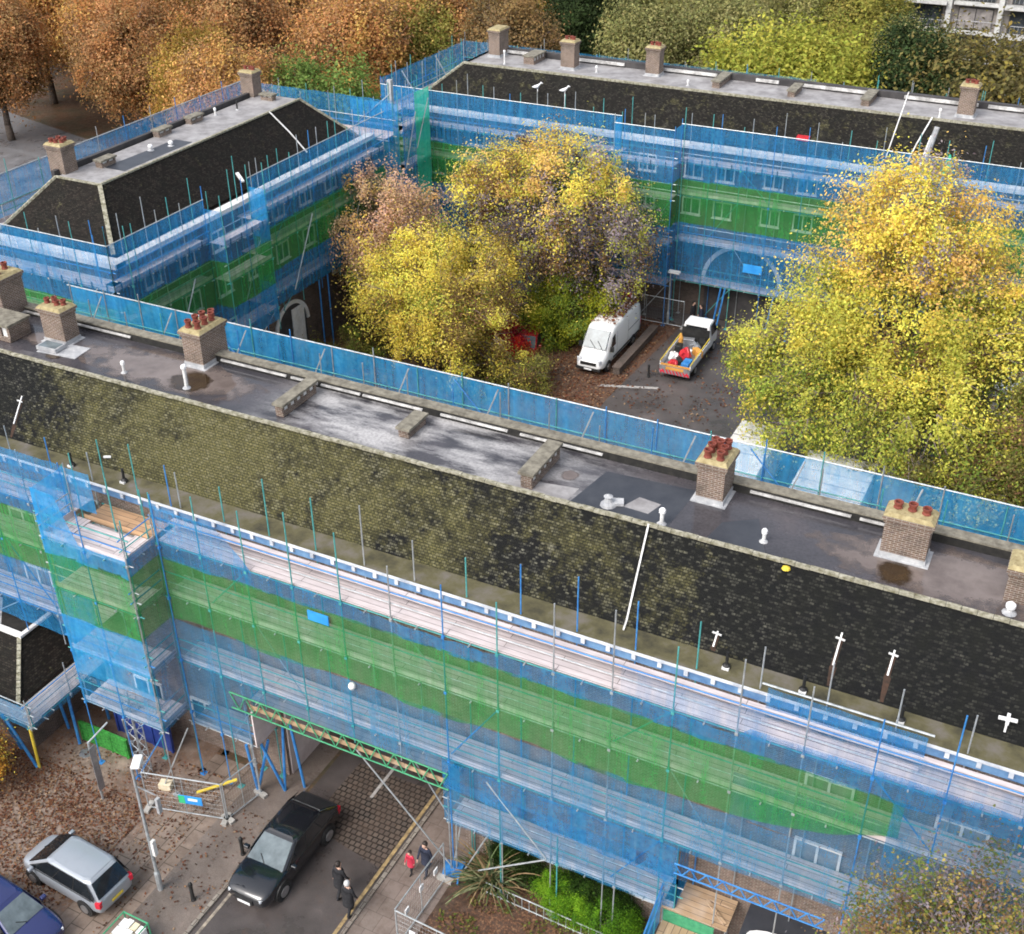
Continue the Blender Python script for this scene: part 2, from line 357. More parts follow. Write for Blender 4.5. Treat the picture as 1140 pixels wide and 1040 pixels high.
M['slab_white']=m_noise('white_balcony_slab',(.40,.40,.39),(.62,.62,.60),1.5,.7)
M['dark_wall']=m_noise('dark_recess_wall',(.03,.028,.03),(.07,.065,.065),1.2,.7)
M['orange']=m_noise('orange_panel',(.5,.22,.04),(.66,.34,.08),2,.7)
M['pane_curtained']=m_noise('curtained_glass',(.16,.15,.15),(.36,.33,.31),1.6,.15)  # paler pane: curtains behind the glass
M['gull']=m_noise('gull_plumage',(.6,.6,.6),(.82,.82,.82),9,.8)
# ------------------------------------------------------------------ foliage
def leaf_mesh(name,P,N,size,col,aspect=1.5):
    """P centres, N normals, one quad per leaf, colour per leaf"""
    n=len(P); r=np.random.RandomState(len(P)%997+3)
    N=N/np.linalg.norm(N,axis=1,keepdims=True)
    a=np.cross(N,r.normal(size=(n,3))); a/=np.linalg.norm(a,axis=1,keepdims=True); b=np.cross(N,a)
    sz=(size*r.uniform(.6,1.35,n))[:,None]
    a=a*sz*aspect*.5; b=b*sz*.5
    V=np.empty((n,4,3)); V[:,0]=P-a; V[:,1]=P-b*.9+N*sz*.10; V[:,2]=P+a; V[:,3]=P+b*.9+N*sz*.10
    me=bpy.data.meshes.new(name); me.vertices.add(n*4); me.vertices.foreach_set('co',V.ravel())
    me.loops.add(n*4); me.loops.foreach_set('vertex_index',np.arange(n*4,dtype=np.int32))
    me.polygons.add(n); me.polygons.foreach_set('loop_start',np.arange(0,n*4,4,dtype=np.int32)); me.polygons.foreach_set('loop_total',np.full(n,4,dtype=np.int32))
    me.update(calc_edges=True)
    at=me.color_attributes.new('leaf','FLOAT_COLOR','POINT'); c4=np.ones((n,4,4)); c4[:,:,:3]=col[:,None,:]; at.data.foreach_set('color',c4.ravel())
    me.materials.append(M['leaf']); return me
def pick(pal,r,n,jit=.22):
    pal=np.array(pal); c=pal[r.randint(0,len(pal),n)]; return c
def crown_points(ells,nclump,per,spread,r,shell=.55):
    vol=np.array([e[3]*e[4]*e[5] for e in ells]); w=vol/vol.sum(); cc=[]; cn=[]
    for e,k in zip(ells,(w*nclump).astype(int)+1):
        d=r.normal(size=(k,3)); d/=np.linalg.norm(d,axis=1,keepdims=True)
        rad=shell+(1-shell)*r.uniform(0,1,k)**.7; rad*=r.uniform(.86,1.12,k)
        cc.append(np.array(e[:3])+d*rad[:,None]*np.array(e[3:6])); cn.append(d)
    cc=np.concatenate(cc); cn=np.concatenate(cn); K=len(cc)
    ps=r.uniform(.55,1.4,K); idx=np.repeat(np.arange(K),per)
    zs=np.where(r.uniform(0,1,K)<.35,1.35,.75)[idx]; off=r.normal(size=(len(idx),3))*np.c_[np.where(zs>1,.62,1.),np.where(zs>1,.62,1.),zs]*(spread*ps[idx])[:,None]
    P=cc[idx]+off; N=cn[idx]*.7+off/spread*.3+r.normal(size=(len(idx),3))*.75+np.array([0,0,.55])
    return cc,idx,P,N
def tree(name,label,base,ells,nclump,per,leaf,spread,colfn,seed,trunk_r=.25,cat='tree',group=None,limbs=26,twigs=0,shell=.55,thin=None,twigmat='twig',twr=.021):
    r=np.random.RandomState(seed); rr=random.Random(seed); per=int(per*4.2); leaf=leaf*.43
    root=thing(name,label,cat,base,0,group)
    cc,idx,P,N=crown_points(ells,nclump,per,spread,r,shell)
    if thin is not None:
        keep=r.uniform(0,1,len(P))<thin(P,cc[idx]); P=P[keep]; N=N[keep]; idx=idx[keep]
    col=colfn(P,cc[idx],r,idx)
    col=np.clip(col*r.uniform(.86,1.14,(len(P),1))*r.uniform(.93,1.07,(len(P),3)),.004,.9)
    P0=P-np.array([0,0,0])
    o=bpy.data.objects.new('crown',leaf_mesh('crown',P0,N,leaf,col)); C.objects.link(o); o.parent=root
    # local coordinates: ells are relative to base
    top=max(e[2] for e in ells); e0=max(ells,key=lambda e:e[3]*e[4]*e[5])
    fork=Vector((e0[0]*.3,e0[1]*.3,max(.6,(e0[2]-e0[5])*.75)))
    t=MB(); b0=Vector((0,0,-.1)); m1=fork*.5+Vector((rr.uniform(-.1,.1),rr.uniform(-.1,.1),0))
    t.tube(b0,m1,trunk_r*1.25,9,trunk_r); t.tube(m1,fork,trunk_r,9,trunk_r*.85)
    lead=Vector((e0[0],e0[1],e0[2]+e0[5]*.35)); t.tube(fork,lead,trunk_r*.8,7,trunk_r*.25)
    t.build('trunk',M['bark'],root,local=True,smooth=True,uv=False)
    lb=MB(); sel=r.permutation(len(cc))[:limbs+twigs]
    for q,k in enumerate(sel):
        c=Vector(cc[k]); f=rr.uniform(0,.75); st=fork.lerp(lead,f)
        if q<limbs:
            mid=st.lerp(c,.5)+Vector((rr.uniform(-.3,.3),rr.uniform(-.3,.3),rr.uniform(-.5,.1)))
            lb.tube(st,mid,trunk_r*.34,5,trunk_r*.2); lb.tube(mid,c,trunk_r*.2,5,trunk_r*.05)
    lb.build('limb',M['bark'],root,local=True,uv=False)
    if twigs:
        tw=MB()
        for k in sel[limbs:]:
            c=Vector(cc[k]); ax=(c-Vector(e0[:3])); ax.normalize()
            st=c-ax*rr.uniform(.8,1.6)*spread*1.6
            for _ in range(3):
                d=(ax+Vector((rr.uniform(-.6,.6),rr.uniform(-.6,.6),rr.uniform(-.2,.7)))).normalized()*rr.uniform(.8,2.0)*spread*1.8
                tw.tube(st,st+d,twr,3,twr*.3)
        tw.build('twigs',M[twigmat],root,local=True,uv=False)
    return root
def pal_fn(pal,weights=None,grad=None):
    pal=np.array(pal,float)
    def f(P,Cc,r,idx):
        K=idx.max()+1 if len(idx) else 1
        w=np.array(weights if weights is not None else [1]*len(pal),float); w/=w.sum()
        ck=r.choice(len(pal),K,p=w); lk=r.choice(len(pal),len(P),p=w)
        use=np.where(r.uniform(0,1,len(P))<.72,ck[idx],lk)
        return pal[use]*r.uniform(.72,1.28,K)[idx][:,None]
    return f
# ------------------------------------------------------------------ setting: ground, road, yard
def sheet(name,pts,z,mat,swap=False):
    o=MB().poly([(x,y,z) for x,y in pts]).build(name,mat,swap=swap); o['kind']='structure'; return o
def rect(x0,y0,x1,y1): return [(x0,y0),(x1,y0),(x1,y1),(x0,y1)]
g=MB(); NX=40
g.poly([(-420,-60,0),(160,-60,0),(160,420,0),(-420,420,0)]); o=g.build('ground',M['earth']); o['kind']='structure'
sheet('road',rect(-22.9,-10,-18.05,58),.004,M['asphalt'])
sheet('speed_table_setts',[(-22.0,25.6),(-18.35,25.0),(-18.35,29.2),(-21.9,29.2)],.012,M['setts'])
sheet('left_pavement',rect(-25.3,-10,-23.05,40),.010,m_asphalt('worn_brown_pavement',(.21,.17,.145)))
sheet('slab_path',[(-27.6,10),(-25.3,10),(-25.3,27),(-27.6,27)],.008,M['slabs'],True)
sheet('leafy_forecourt',rect(-48,10,-27.6,28),.006,M['litter'])
sheet('right_pavement',rect(-17.9,-10,-15.6,40),.010,m_slab('concrete_flags',.6,.75,(.24,.19,.165),(.19,.155,.135),(.10,.08,.07),.012))
sheet('planting_bed',rect(-15.6,10,-8.2,27.3),.016,M['bed'])
sheet('lower_yard',rect(-8.2,10,12,27.3),.006,M['asphalt'])
sheet('courtyard',rect(-44,36.5,12,76.6),.008,M['yard'])
sheet('courtyard_leaf_drift',[(-30.5,58),(-24.9,60),(-24.2,74.4),(-31,75)],.012,M['litter_yard'])
sheet('courtyard_verge',[(-43.8,47),(-31,47),(-30.6,75),(-43.8,75)],.014,M['bed'])
sheet('far_street',rect(-120,160,-70,176),.02,M['yard'])
sheet('side_street',[(-120,40),(-66,58),(-72,84),(-150,104)],.02,m_asphalt('pale_street_asphalt',(.20,.20,.21)))
k=MB(); k.box(-23.05,-10,0,-22.9,26.5,.10); o=k.build('left_kerb',M['kerb']); o['kind']='structure'
k=MB(); k.box(-18.05,-10,0,-17.9,40,.09); o=k.build('right_kerb',M['kerb']); o['kind']='structure'
sheet('yellow_road_line',rect(-18.32,8,-18.18,29.5),.016,M['yellow_line'])
sheet('white_road_line',rect(-20.55,27.8,-20.42,29.8),.018,M['white_line'])
sheet('worn_edge_line',[(-22.7,14),(-22.58,14),(-22.58,22),(-22.7,22)],.016,m_noise('faded_edge_paint',(.10,.085,.075),(.42,.36,.28),3,.7,detail=8))
sheet('parking_bay_edge',[(-26,63.6),(-22.4,64.9),(-22.4,65.2),(-26,63.9)],.016,M['white_line'])
# fallen leaves, nobody could count them
def fallen(name,label,spec,seed,size=.11):
    r=np.random.RandomState(seed); Ps=[]
    for (x0,y0,x1,y1,n,z) in spec:
        a=np.c_[r.uniform(x0,x1,n),r.uniform(y0,y1,n),np.full(n,z)]
        c=r.normal(size=(n//6+1,2))*[.55,.5]; b=a[r.randint(0,n,n//6+1)][:,:2]
        k=r.randint(0,len(b),n); mk=r.uniform(0,1,n)<.86; a[mk,:2]=(b[k]+r.normal(size=(n,2))*.45)[mk]
        a[:,0]=np.clip(a[:,0],x0,x1); a[:,1]=np.clip(a[:,1],y0,y1); a[:,2]+=r.uniform(0,.03,n); Ps.append(a)
    P=np.concatenate(Ps); N=r.normal(size=P.shape)*.35+[0,0,1]
    pal=np.array([(.20,.09,.05),(.13,.055,.035),(.30,.17,.09),(.09,.045,.03),(.36,.25,.16),(.24,.10,.06)])
    o=bpy.data.objects.new(name,leaf_mesh(name,P,N,size,pal[r.randint(0,len(pal),len(P))]*r.uniform(.7,1.2,(len(P),1)))); C.objects.link(o)
    o['kind']='stuff'; o['label']=label; o['category']='fallen leaves'; return o
fallen('fallen_leaves','brown fallen leaves drifted over the forecourt around the silver car',[(-37,18.0,-28,23.5,7600,.03),(-34,21,-26,26,1500,.03),(-26,18,-23.1,25,260,.03),(-37,15,-30,18.5,500,.03)],5,.075)
fallen('fallen_leaves','russet fallen leaves covering the courtyard bays by the white van',[(-30.5,60,-24.8,74,3600,.03),(-24.5,60,-17,74,700,.03),(-43,50,-31,74,1800,.03)],6,.12)
# ------------------------------------------------------------------ buildings
def window(bld,kind,u,plane,z0,w=1.35,h=1.25,lights=2,pane='pane'):
    """kind 'y-': wall faces -Y at y=plane, u=x;  'x+': wall faces +X at x=plane, u=y"""
    def bx(mb,a,b,c,d,n0,n1):
        if kind=='y-': mb.box(a,plane-n1,c,b,plane-n0,d)
        else: mb.box(plane+n0,a,c,plane+n1,b,d)
    f=MB(); t=.085; a,b=u-w/2,u+w/2
    bx(f,a,b,z0,z0+t,.004,.09); bx(f,a,b,z0+h-t,z0+h,.004,.09)
    for i in range(lights+1):
        x=a+(w-t)*i/lights; bx(f,x,x+t,z0+t,z0+h-t,.004,.09)
    f.box(*((a-.06,plane-.16,z0-.07,b+.06,plane-.004,z0-.003) if kind=='y-' else (plane+.004,a-.06,z0-.07,plane+.16,b+.06,z0-.003)))
    o=f.build('window',M['white_clean'],bld,uv=False)
    p=MB(); bx(p,a+t,b-t,z0+t,z0+h-t,.006,.045); p.build('pane',M[pane],o,uv=False)
def chimney(bld,x,y,sx,sy,pots,z0=14.75,h=1.55,mat='brick_pale',flash=True,row=None,potr=.125):
    b=MB(); b.box(x-sx/2,y-sy/2,z0,x+sx/2,y+sy/2,z0+h-.2); b.box(x-sx/2-.04,y-sy/2-.04,z0+h-.2,x+sx/2+.04,y+sy/2+.04,z0+h-.08)
    b.box(x-sx/2-.09,y-sy/2-.09,z0+h-.08,x+sx/2+.09,y+sy/2+.09,z0+h+.04)
    ch=b.build('chimney',M[mat],bld)
    c=MB(); q=[(x-sx/2-.08,y-sy/2-.08),(x+sx/2+.08,y-sy/2-.08),(x+sx/2+.08,y+sy/2+.08),(x-sx/2-.08,y+sy/2+.08)]; q2=[(x+(a-x)*.82,y+(d-y)*.82) for a,d in q]
    z1=z0+h+.043; c.loft([[(a,d,z1) for a,d in q],[(a,d,z1+.12) for a,d in q2]]); c.build('mortar_cap',M['cap'],ch)
    if flash:
        f=MB(); f.box(x-sx/2-.03,y-sy/2-.03,z0,x+sx/2+.03,y+sy/2+.03,z0+.22); f.box(x-sx/2-.14,y-sy/2-.14,z0,x+sx/2+.14,y+sy/2+.14,z0+.06); f.build('flashing',M['lead'],ch)
    for (dx,dy,hh) in pots:
        hh=hh*.78
        p=MB(); p.lathe((x+dx,y+dy,z1+.10),[(potr,0),(potr*1.12,.04),(potr*.9,.1),(potr*.95,hh-.1),(potr*1.12,hh-.06),(potr*1.15,hh),(potr*.8,hh),(potr*.78,hh-.12)],12)
        po=p.build('chimney_pot',M['pot'],ch,smooth=False,uv=False)
        MB().lathe((x+dx,y+dy,z1+.10+hh-.11),[(potr*.77,0),(potr*.77,.01)],12).build('flue_mouth',M['soot'],ch,uv=False)
    return ch
def vent_box(bld,x,y,sx,sy,z0=14.8,h=.55):
    """low brick vent housing: piers with gaps under a long coping slab"""
    b=MB(); b.box(x-sx/2+.04,y-sy/2+.04,z0,x+sx/2-.04,y+sy/2-.04,z0+.2)
    along=sy>=sx; L=sy if along else sx; n=max(3,int(L/.34))
    for i in range(n):
        t=-L/2+.08+(L-.16)*i/(n-1)
        if along: b.box(x-sx/2+.05,y+t-.07,z0+.2,x+sx/2-.05,y+t+.07,z0+h-.1)
        else: b.box(x+t-.07,y-sy/2+.05,z0+.2,x+t+.07,y+sy/2-.05,z0+h-.1)
    vb=b.build('vent_housing',M['brick_pale'],bld)
    MB().box(x-sx/2+.11,y-sy/2+.13,z0+.2,x+sx/2-.11,y+sy/2-.13,z0+h-.101).build('vent_recess',M['white'],vb)
    MB().box(x-sx/2-.04,y-sy/2-.04,z0+h-.1,x+sx/2+.04,y+sy/2+.04,z0+h).build('coping',M['coping'],vb)
    return vb
def vent_pipe(bld,x,y,z0=14.8,h=.7,r=.055,mat='white',cowl=True,black=False):
    p=MB(); p.tube((x,y,z0),(x,y,z0+h),r,8); o=p.build('vent_pipe',M['black_plastic' if black else mat],bld,uv=False)
    if cowl: MB().lathe((x,y,z0+h-.08),[(r*1.25,0),(r*1.6,.03),(r*1.6,.13),(r*1.0,.18)],10).build('cowl',M['white_clean'],o,uv=False)
    MB().lathe((x,y,z0),[(r*2.4,0),(r*2.2,.02),(r*1.1,.08)],10).build('collar',M['lead'],o,uv=False)
ZE,ZR=12.35,15.0
# ---- near block, running along X -------------------------------------------------
nb=thing('brick_block','long near brick block with mossy tiles and flat roof over the road arch','building',(-18,31.7,0))
XL,XR=-47,10; Y0,Y1=27.35,36.1
w=MB(); w.box(XL,Y0,0,-24.1,Y1,12); w.box(-15.9,Y0,0,XR,Y1,12); w.box(-24.1,Y0,4.7,-15.9,Y1,12); w.build('wall',M['brick'],nb)
for xa,xb in ((-24.098,-24.03),(-15.97,-15.902)): MB().box(xa,Y0+.15,0,xb,Y1-.3,4.69).build('archway_reveal',M['pink'],nb)
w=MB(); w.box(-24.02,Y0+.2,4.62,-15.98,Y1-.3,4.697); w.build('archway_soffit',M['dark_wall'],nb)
# eaves: white fascia with dark vent openings, gutter ledge, slope
f=MB(); f.box(XL,27.0,12.33,XR,27.10,12.37)
x=XL
while x<XR: f.box(x,27.03,12.10,x+.13,27.115,12.329); x+=.85
f.build('fascia',M['fascia'],nb)
MB().box(XL,27.121,11.95,XR,27.30,12.3).build('eaves_vent_band',m_noise('blue_vent_band',(.07,.16,.32),(.16,.30,.48),2,.6),nb)
MB().box(XL,27.11,12.301,XR,28.35,12.36).build('gutter_ledge',M['gutter'],nb)
s=MB(); n=30
yA,yB=28.12,30.1
for i in range(n):
    xa=XL+(XR-XL)*i/n; xb=XL+(XR-XL)*(i+1)/n
    s.poly([(xa,yA,ZE+.01),(xb,yA,ZE+.01),(xb,yB,ZR),(xa,yB,ZR)])
s.build('roof_slope',M['tiles_near'],nb)
s=MB(); s.poly([(XR,36.4,12.3),(XL,36.4,12.3),(XL,33.75,ZR-.05),(XR,33.75,ZR-.05)]); s.build('rear_roof_slope',M['tiles_far'],nb)
for xx in (XL,XR):
    MB().poly([(xx,27.35,11.99),(xx,36.1,11.99),(xx,33.7,14.9),(xx,30.1,14.95)]).build('gable',M['brick'],nb)
MB().box(XL,30.02,14.7,XR,33.75,14.79).build('flat_roof',M['felt'],nb)
# ridge tiles along the slope head: a row of half-rounds
r=MB(); x=XL; q=random.Random(3)
while x<XR:
    L=.44; z=q.uniform(-.012,.012); r.obox((x+L/2,30.06,ZR+.01+z),(L-.015,.15,.09),0); x+=L
r.build('ridge_tiles',M['ridge'],nb)
u=MB(); u.box(XL,33.42,14.79,XR,33.78,15.1); u.build('rear_upstand',M['soot'],nb)
u=MB(); u.box(XL,33.4,15.1,XR,33.85,15.16); u.build('upstand_coping',M['coping'],nb)
u=MB(); q=random.Random(11); x=XL
while x<XR:
    L=q.uniform(1.2,4.2)
    if q.random()<.72: MB().box(x,33.34,14.93,min(x+L,XR),33.418,15.0).build('white_flashing',M['lead_pale'],nb)
    x+=L+q.uniform(.1,.9)
# newer felt patches and puddles
MB().poly([(-13.3,30.3,14.794),(-9.9,30.3,14.794),(-9.7,32.9,14.794),(-12.9,32.7,14.794)]).build('felt_patch',M['felt_new'],nb)
MB().poly([(-8.6,30.3,14.794),(-6.6,30.3,14.794),(-7.4,32.2,14.794),(-8.4,31.5,14.794)]).build('felt_patch',M['felt_new'],nb)
MB().poly([(-11.6,30.95,14.797),(-10.7,30.9,14.797),(-10.5,31.6,14.797),(-11.3,31.7,14.797)]).build('pale_patch',M['felt_pale'],nb)
MB().poly([(-15.9,30.35,14.797),(-13.4,30.3,14.797),(-13.3,31.3,14.797),(-15.2,31.0,14.797)]).build('pale_patch',M['felt_pale'],nb)
def puddle(cx,cy,rx,ry,seed):
    q=random.Random(seed); return [(cx+rx*math.cos(t)*q.uniform(.8,1.1),cy+ry*math.sin(t)*q.uniform(.8,1.1),14.7985) for t in [2*PI*i/26 for i in range(26)]]
def m_soft(name,c1,c2,rough):
    t=NT(name); ge=t.coord('Generated'); v=t.n('ShaderNodeVectorMath',operation='SUBTRACT'); t.l(ge,v.inputs[0]); v.inputs[1].default_value=(.5,.5,.5); fl=t.n('ShaderNodeVectorMath',operation='MULTIPLY'); t.l(v.outputs[0],fl.inputs[0]); fl.inputs[1].default_value=(1,1,0); v=fl; le=t.n('ShaderNodeVectorMath',operation='LENGTH'); t.l(v.outputs[0],le.inputs[0])
    nn=t.noise(t.coord(),.95,6,.65); d=t.math('ADD',le.outputs['Value'],t.math('MULTIPLY',t.math('SUBTRACT',nn,.5),.95)); a=t.ramp(d,[(.30,1.),(.47,0.)])
    p=t.n('ShaderNodeBsdfPrincipled'); t.l(t.ramp(nn,[(.3,c1),(.7,c2)]),p.inputs['Base Color']); p.inputs['Roughness'].default_value=rough; p.inputs['Specular IOR Level'].default_value=.6
    tp=t.n('ShaderNodeBsdfTransparent'); mx=t.n('ShaderNodeMixShader'); t.l(a,mx.inputs[0]); t.l(tp.outputs[0],mx.inputs[1]); t.l(p.outputs[0],mx.inputs[2]); t.l(mx.outputs[0],t.out.inputs[0]); return t.m
t=NT('puddle_water'); ob=t.coord(); nn=t.noise(ob,.8,4,.6); t.bsdf(t.ramp(nn,[(.3,(.08,.06,.052)),(.7,(.15,.12,.11))]),.03,t.bump(t.noise(ob,3,2,.5),.02,.01),spec=.6); M['puddle']=m_soft('silty_puddle',(.10,.078,.07),(.20,.165,.15),.03); M['wet_reflection']=m_soft('brown_reflection',(.018,.012,.008),(.06,.036,.016),.1)  # soft brown material paints a chimney's reflection into the colour
for a_ in ((-31.6,31.9,5.2,1.45,1),(-1.2,31.8,5.4,1.5,2),(-37.9,31.9,1.2,.7,3),(-13.9,31.9,.35,.35,4)): MB().poly(puddle(*a_)).build('puddle',M['puddle'],nb)
for a_ in (((-30.9,30.75),(-28.9,31.0),(-29.2,32.1),(-30.2,32.55),(-31.0,32.45)),((-3.4,30.5),(-2.3,30.6),(-2.2,31.85),(-3.5,31.9)),((-36.9,30.6),(-35.9,30.7),(-36.0,31.2),(-36.9,31.1))): MB().poly([(x_,y_,14.8005) for x_,y_ in a_]).build('chimney_reflection',M['wet_reflection'],nb)  # brown sheets before the chimneys, painted as their reflections in the wet
chimney(nb,-40.9,33.0,.95,1.3,[(-.2,-.3,.35),(.2,-.3,.35),(0,.3,.4)],h=1.95)
chimney(nb,-37.15,32.25,1.15,.8,[(-.38,-.05,.3),(-.12,.1,.34),(.14,-.05,.3),(.38,.08,.32)],h=1.5,potr=.11)
chimney(nb,-30.6,33.45,.92,1.55,[(-.2,-.56,.42),(.2,-.5,.42),(-.2,-.12,.45),(.2,-.06,.42),(-.2,.3,.42),(.2,.36,.45),(0,.62,.42)],h=1.5)
chimney(nb,-9.15,32.95,.92,1.15,[(-.22,-.4,.4),(.2,-.38,.42),(-.22,-.02,.44),(.2,.02,.4),(-.22,.36,.42),(.2,.4,.42),(0,.2,.5)],h=1.5)
chimney(nb,-2.85,32.3,1.35,.72,[(-.42,0,.3),(0,.02,.34),(.42,0,.3)],h=1.5)
chimney(nb,.75,31.75,1.1,.9,[],h=1.15,flash=False)
vent_box(nb,-39.6,31.6,1.6,1.2,h=.8); vent_box(nb,-25.2,31.95,.42,2.2); vent_box(nb,-20.3,32.2,.5,1.3,h=.42); vent_box(nb,-14.9,31.65,.5,2.3,h=.62)
sk=MB(); sk.obox((-36.9,31.35,14.93),(1.0,.62,.16),.05); o=sk.build('rooflight',M['lead'],nb); MB().obox((-36.9,31.35,15.015),(.86,.5,.012),.05).build('rooflight_pane',M['screen_glass'],o)
sk=MB(); sk.obox((-36.4,31.5,14.81),(1.9,1.0,.03),.1); sk.build('lead_apron',M['lead'],nb)
vent_pipe(nb,-32.8,31.06,h=.42); vent_pipe(nb,-29.75,31.14,h=.9,r=.07); vent_pipe(nb,-10.1,30.55,h=.5,r=.07); vent_pipe(nb,-6.9,31.05,h=.38,r=.06); vent_pipe(nb,.45,30.75,h=.25,r=.09)
mm=MB(); mm.lathe((-12.06,30.82,14.79),[(.28,0),(.24,.08),(.16,.14),(.1,.3),(.16,.34),(.02,.42)],10); mm.obox((-11.85,31.0,14.86),(.5,.35,.1),.4); mm.build('roof_cowl',M['lead'],nb)
cb=MB(); cb.path([(-10.34,30.0,15.08),(-10.3,29.1,13.75),(-10.24,28.2,12.53),(-10.2,27.85,12.42)],.035,5); cb.build('roof_cable',M['white'],nb,uv=False)
def slopez(y): return ZE+.01+(y-yA)/(yB-yA)*(ZR-ZE-.01)
def bracket(x,yt,yb,arm=.28,lift=.06):
    b=MB(); b.beam((x,yt,slopez(yt)+lift),(x-.02,yb,slopez(yb)+lift),.05,.04); ya=yt-(yt-yb)*.22
    b.beam((x-arm/2,ya,slopez(ya)+lift+.05),(x+arm/2,ya-.04,slopez(ya)+lift+.05),.05,.04); b.build('roof_bracket',M['white'],nb,uv=False)
    s=MB(); s.poly([(x-.10,yb,slopez(yb)+.004),(x+.05,yb,slopez(yb)+.004),(x+.08,yt-.05,slopez(yt-.05)+.004),(x-.04,yt-.05,slopez(yt-.05)+.004)])
    y2=max(28.15,yb-.55); s.poly([(x-.05,y2,slopez(y2)+.005),(x+.05,y2,slopez(y2)+.005),(x+.10,yb,slopez(yb)+.005),(x-.12,yb,slopez(yb)+.005)]); s.build('rust_streak',M['rust'],nb)
bracket(-3.81,29.1,28.5); bracket(-2.26,29.06,28.6); bracket(-7.37,28.5,28.2,.3); bracket(-36.6,29.15,28.45,.3); bracket(-38.4,28.9,28.3,.3)
b=MB(); b.beam((1.1,28.3,13.0),(1.1,28.3,12.4),.06,.06); b.beam((.85,28.3,13.0),(1.35,28.3,13.05),.09,.07); b.beam((1.1,28.1,13.0),(1.1,28.5,13.05),.09,.07); b.build('roof_bracket',M['white_clean'],nb,uv=False)
MB().obox((-31.68,28.33,12.72),(.28,.08,.06),.5).build('loose_clip',M['white_clean'],nb)
for x in (-6.78,-4.43,-1.6,-32.9,-30.3):
    p=MB(); p.tube((x,27.65,12.3),(x,27.65,12.95),.05,8); p.lathe((x,27.65,12.36),[(.13,0),(.13,.1),(.07,.16)],8); p.build('soil_pipe',M['black_plastic'],nb,uv=False)
    MB().box(x-.11,27.5,12.361,x+.11,27.62,12.44).build('soil_pipe_bracket',M['white'],nb)
MB().lathe((-5.87,29.93,14.84),[(.14,0),(.12,.05),(.02,.09)],9).build('lichen_clump',M['yellow'],nb,uv=False)
for zz,hh in ((8.35,1.25),(5.45,1.3),(1.2,1.3)):
    for x in ((-36.0,-3.15,.7) if zz>5 else (-37,-34,-31,-28,-12,-9,-.6,2.4)):
        window(nb,'y-',x,Y0,zz,1.5,hh,pane='pane_curtained' if zz>5 else 'pane')
# ---- wing, running along Y ---------------------------------------------------------
wb=thing('brick_wing','brick wing with hipped dark tiled roof on the left of the courtyard','building',(-50.5,57,0))
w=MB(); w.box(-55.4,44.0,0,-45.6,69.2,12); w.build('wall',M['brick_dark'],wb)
WE=12.3; er,el,ef,eb=-46.3,-54.7,44.7,68.5; tr_,tl_,tf_,tb_=-48.9,-52.1,47.2,66.0
s=MB()
s.poly([(er,ef,WE),(er,eb,WE),(tr_,tb_,ZR),(tr_,tf_,ZR)]); s.poly([(el,eb,WE),(el,ef,WE),(tl_,tf_,ZR),(tl_,tb_,ZR)])
s.poly([(el,ef,WE),(er,ef,WE),(tr_,tf_,ZR),(tl_,tf_,ZR)]); s.poly([(er,eb,WE),(el,eb,WE),(tl_,tb_,ZR),(tr_,tb_,ZR)])
s.build('roof_slope',M['tiles_wing'],wb)
MB().box(tl_,tf_,14.7,tr_,tb_,14.985).build('flat_roof',M['felt_pale'],wb)
MB().poly([(-50.8,49.6,14.992),(-49.3,49.6,14.992),(-49.3,55.5,14.992),(-50.6,55.5,14.992)]).build('felt_patch',M['felt_new'],wb)
r=MB()
for a,b_,n in (((tr_,tf_,ZR),(er,ef,WE),14),((tl_,tf_,ZR),(el,ef,WE),14),((tr_,tb_,ZR),(er,eb,WE),14)):
    a=Vector(a); b_=Vector(b_)
    for i in range(n): r.beam(a.lerp(b_,i/n),a.lerp(b_,(i+.93)/n),.24,.12)
for i in range(40):
    y=tf_+(tb_-tf_)*i/40; r.box(tr_-.08,y,14.97,tr_+.08,y+.44,15.07)
for i in range(8): r.box(tl_+i*.4,tf_-.08,14.98,tl_+i*.4+.38,tf_+.08,15.06)
r.build('ridge_tiles',M['ridge'],wb)
MB().box(-45.9,43.8,12.0,-45.3,69.2,12.28).box(-55.5,43.7,12.0,-45.3,44.5,12.281).build('gutter',M['white'],wb)
MB().box(-52.5,47.3,14.8,-52.25,66,15.25).build('rear_upstand',M['dark_wall'],wb)
chimney(wb,-52.4,48.2,1.1,1.0,[(-.3,-.25,.3),(.05,-.25,.3),(.32,-.1,.3),(-.2,.2,.3),(.2,.25,.3)],h=1.75,flash=False); chimney(wb,-52.4,65.5,1.0,.9,[(-.3,0,.3),(0,.1,.3),(.3,0,.3)],h=1.75)
for y in (50.0,55.9,58.9): vent_box(wb,-51.0 if y<51 else -51.9,y,.55,1.2,14.985,.45)
vent_box(wb,-50.7,65.0,1.0,.5,14.985,.42)
vent_pipe(wb,-51.1,62.2,14.98,.6,black=True,cowl=False); vent_pipe(wb,-51.6,60.6,14.98,.4); vent_pipe(wb,-50.5,53.2,14.98,.25,r=.09); vent_pipe(wb,-50.0,54.4,14.98,.2,r=.09)
cb=MB(); cb.path([(-48.8,62.5,15.08),(-47.6,62.8,13.85),(-46.5,63.0,12.6)],.05,5); cb.beam((-46.9,56.3,13.2),(-46.2,55.9,12.9),.2,.1); cb.build('roof_cable',M['white'],wb,uv=False)
for zz in (10.0,7.2,4.3):
    for i in range(8):
        y=46.5+2.9*i
        if zz<5 and 54.5<y<62: continue
        window(wb,'x+',y,-45.6,zz,1.3,1.2)
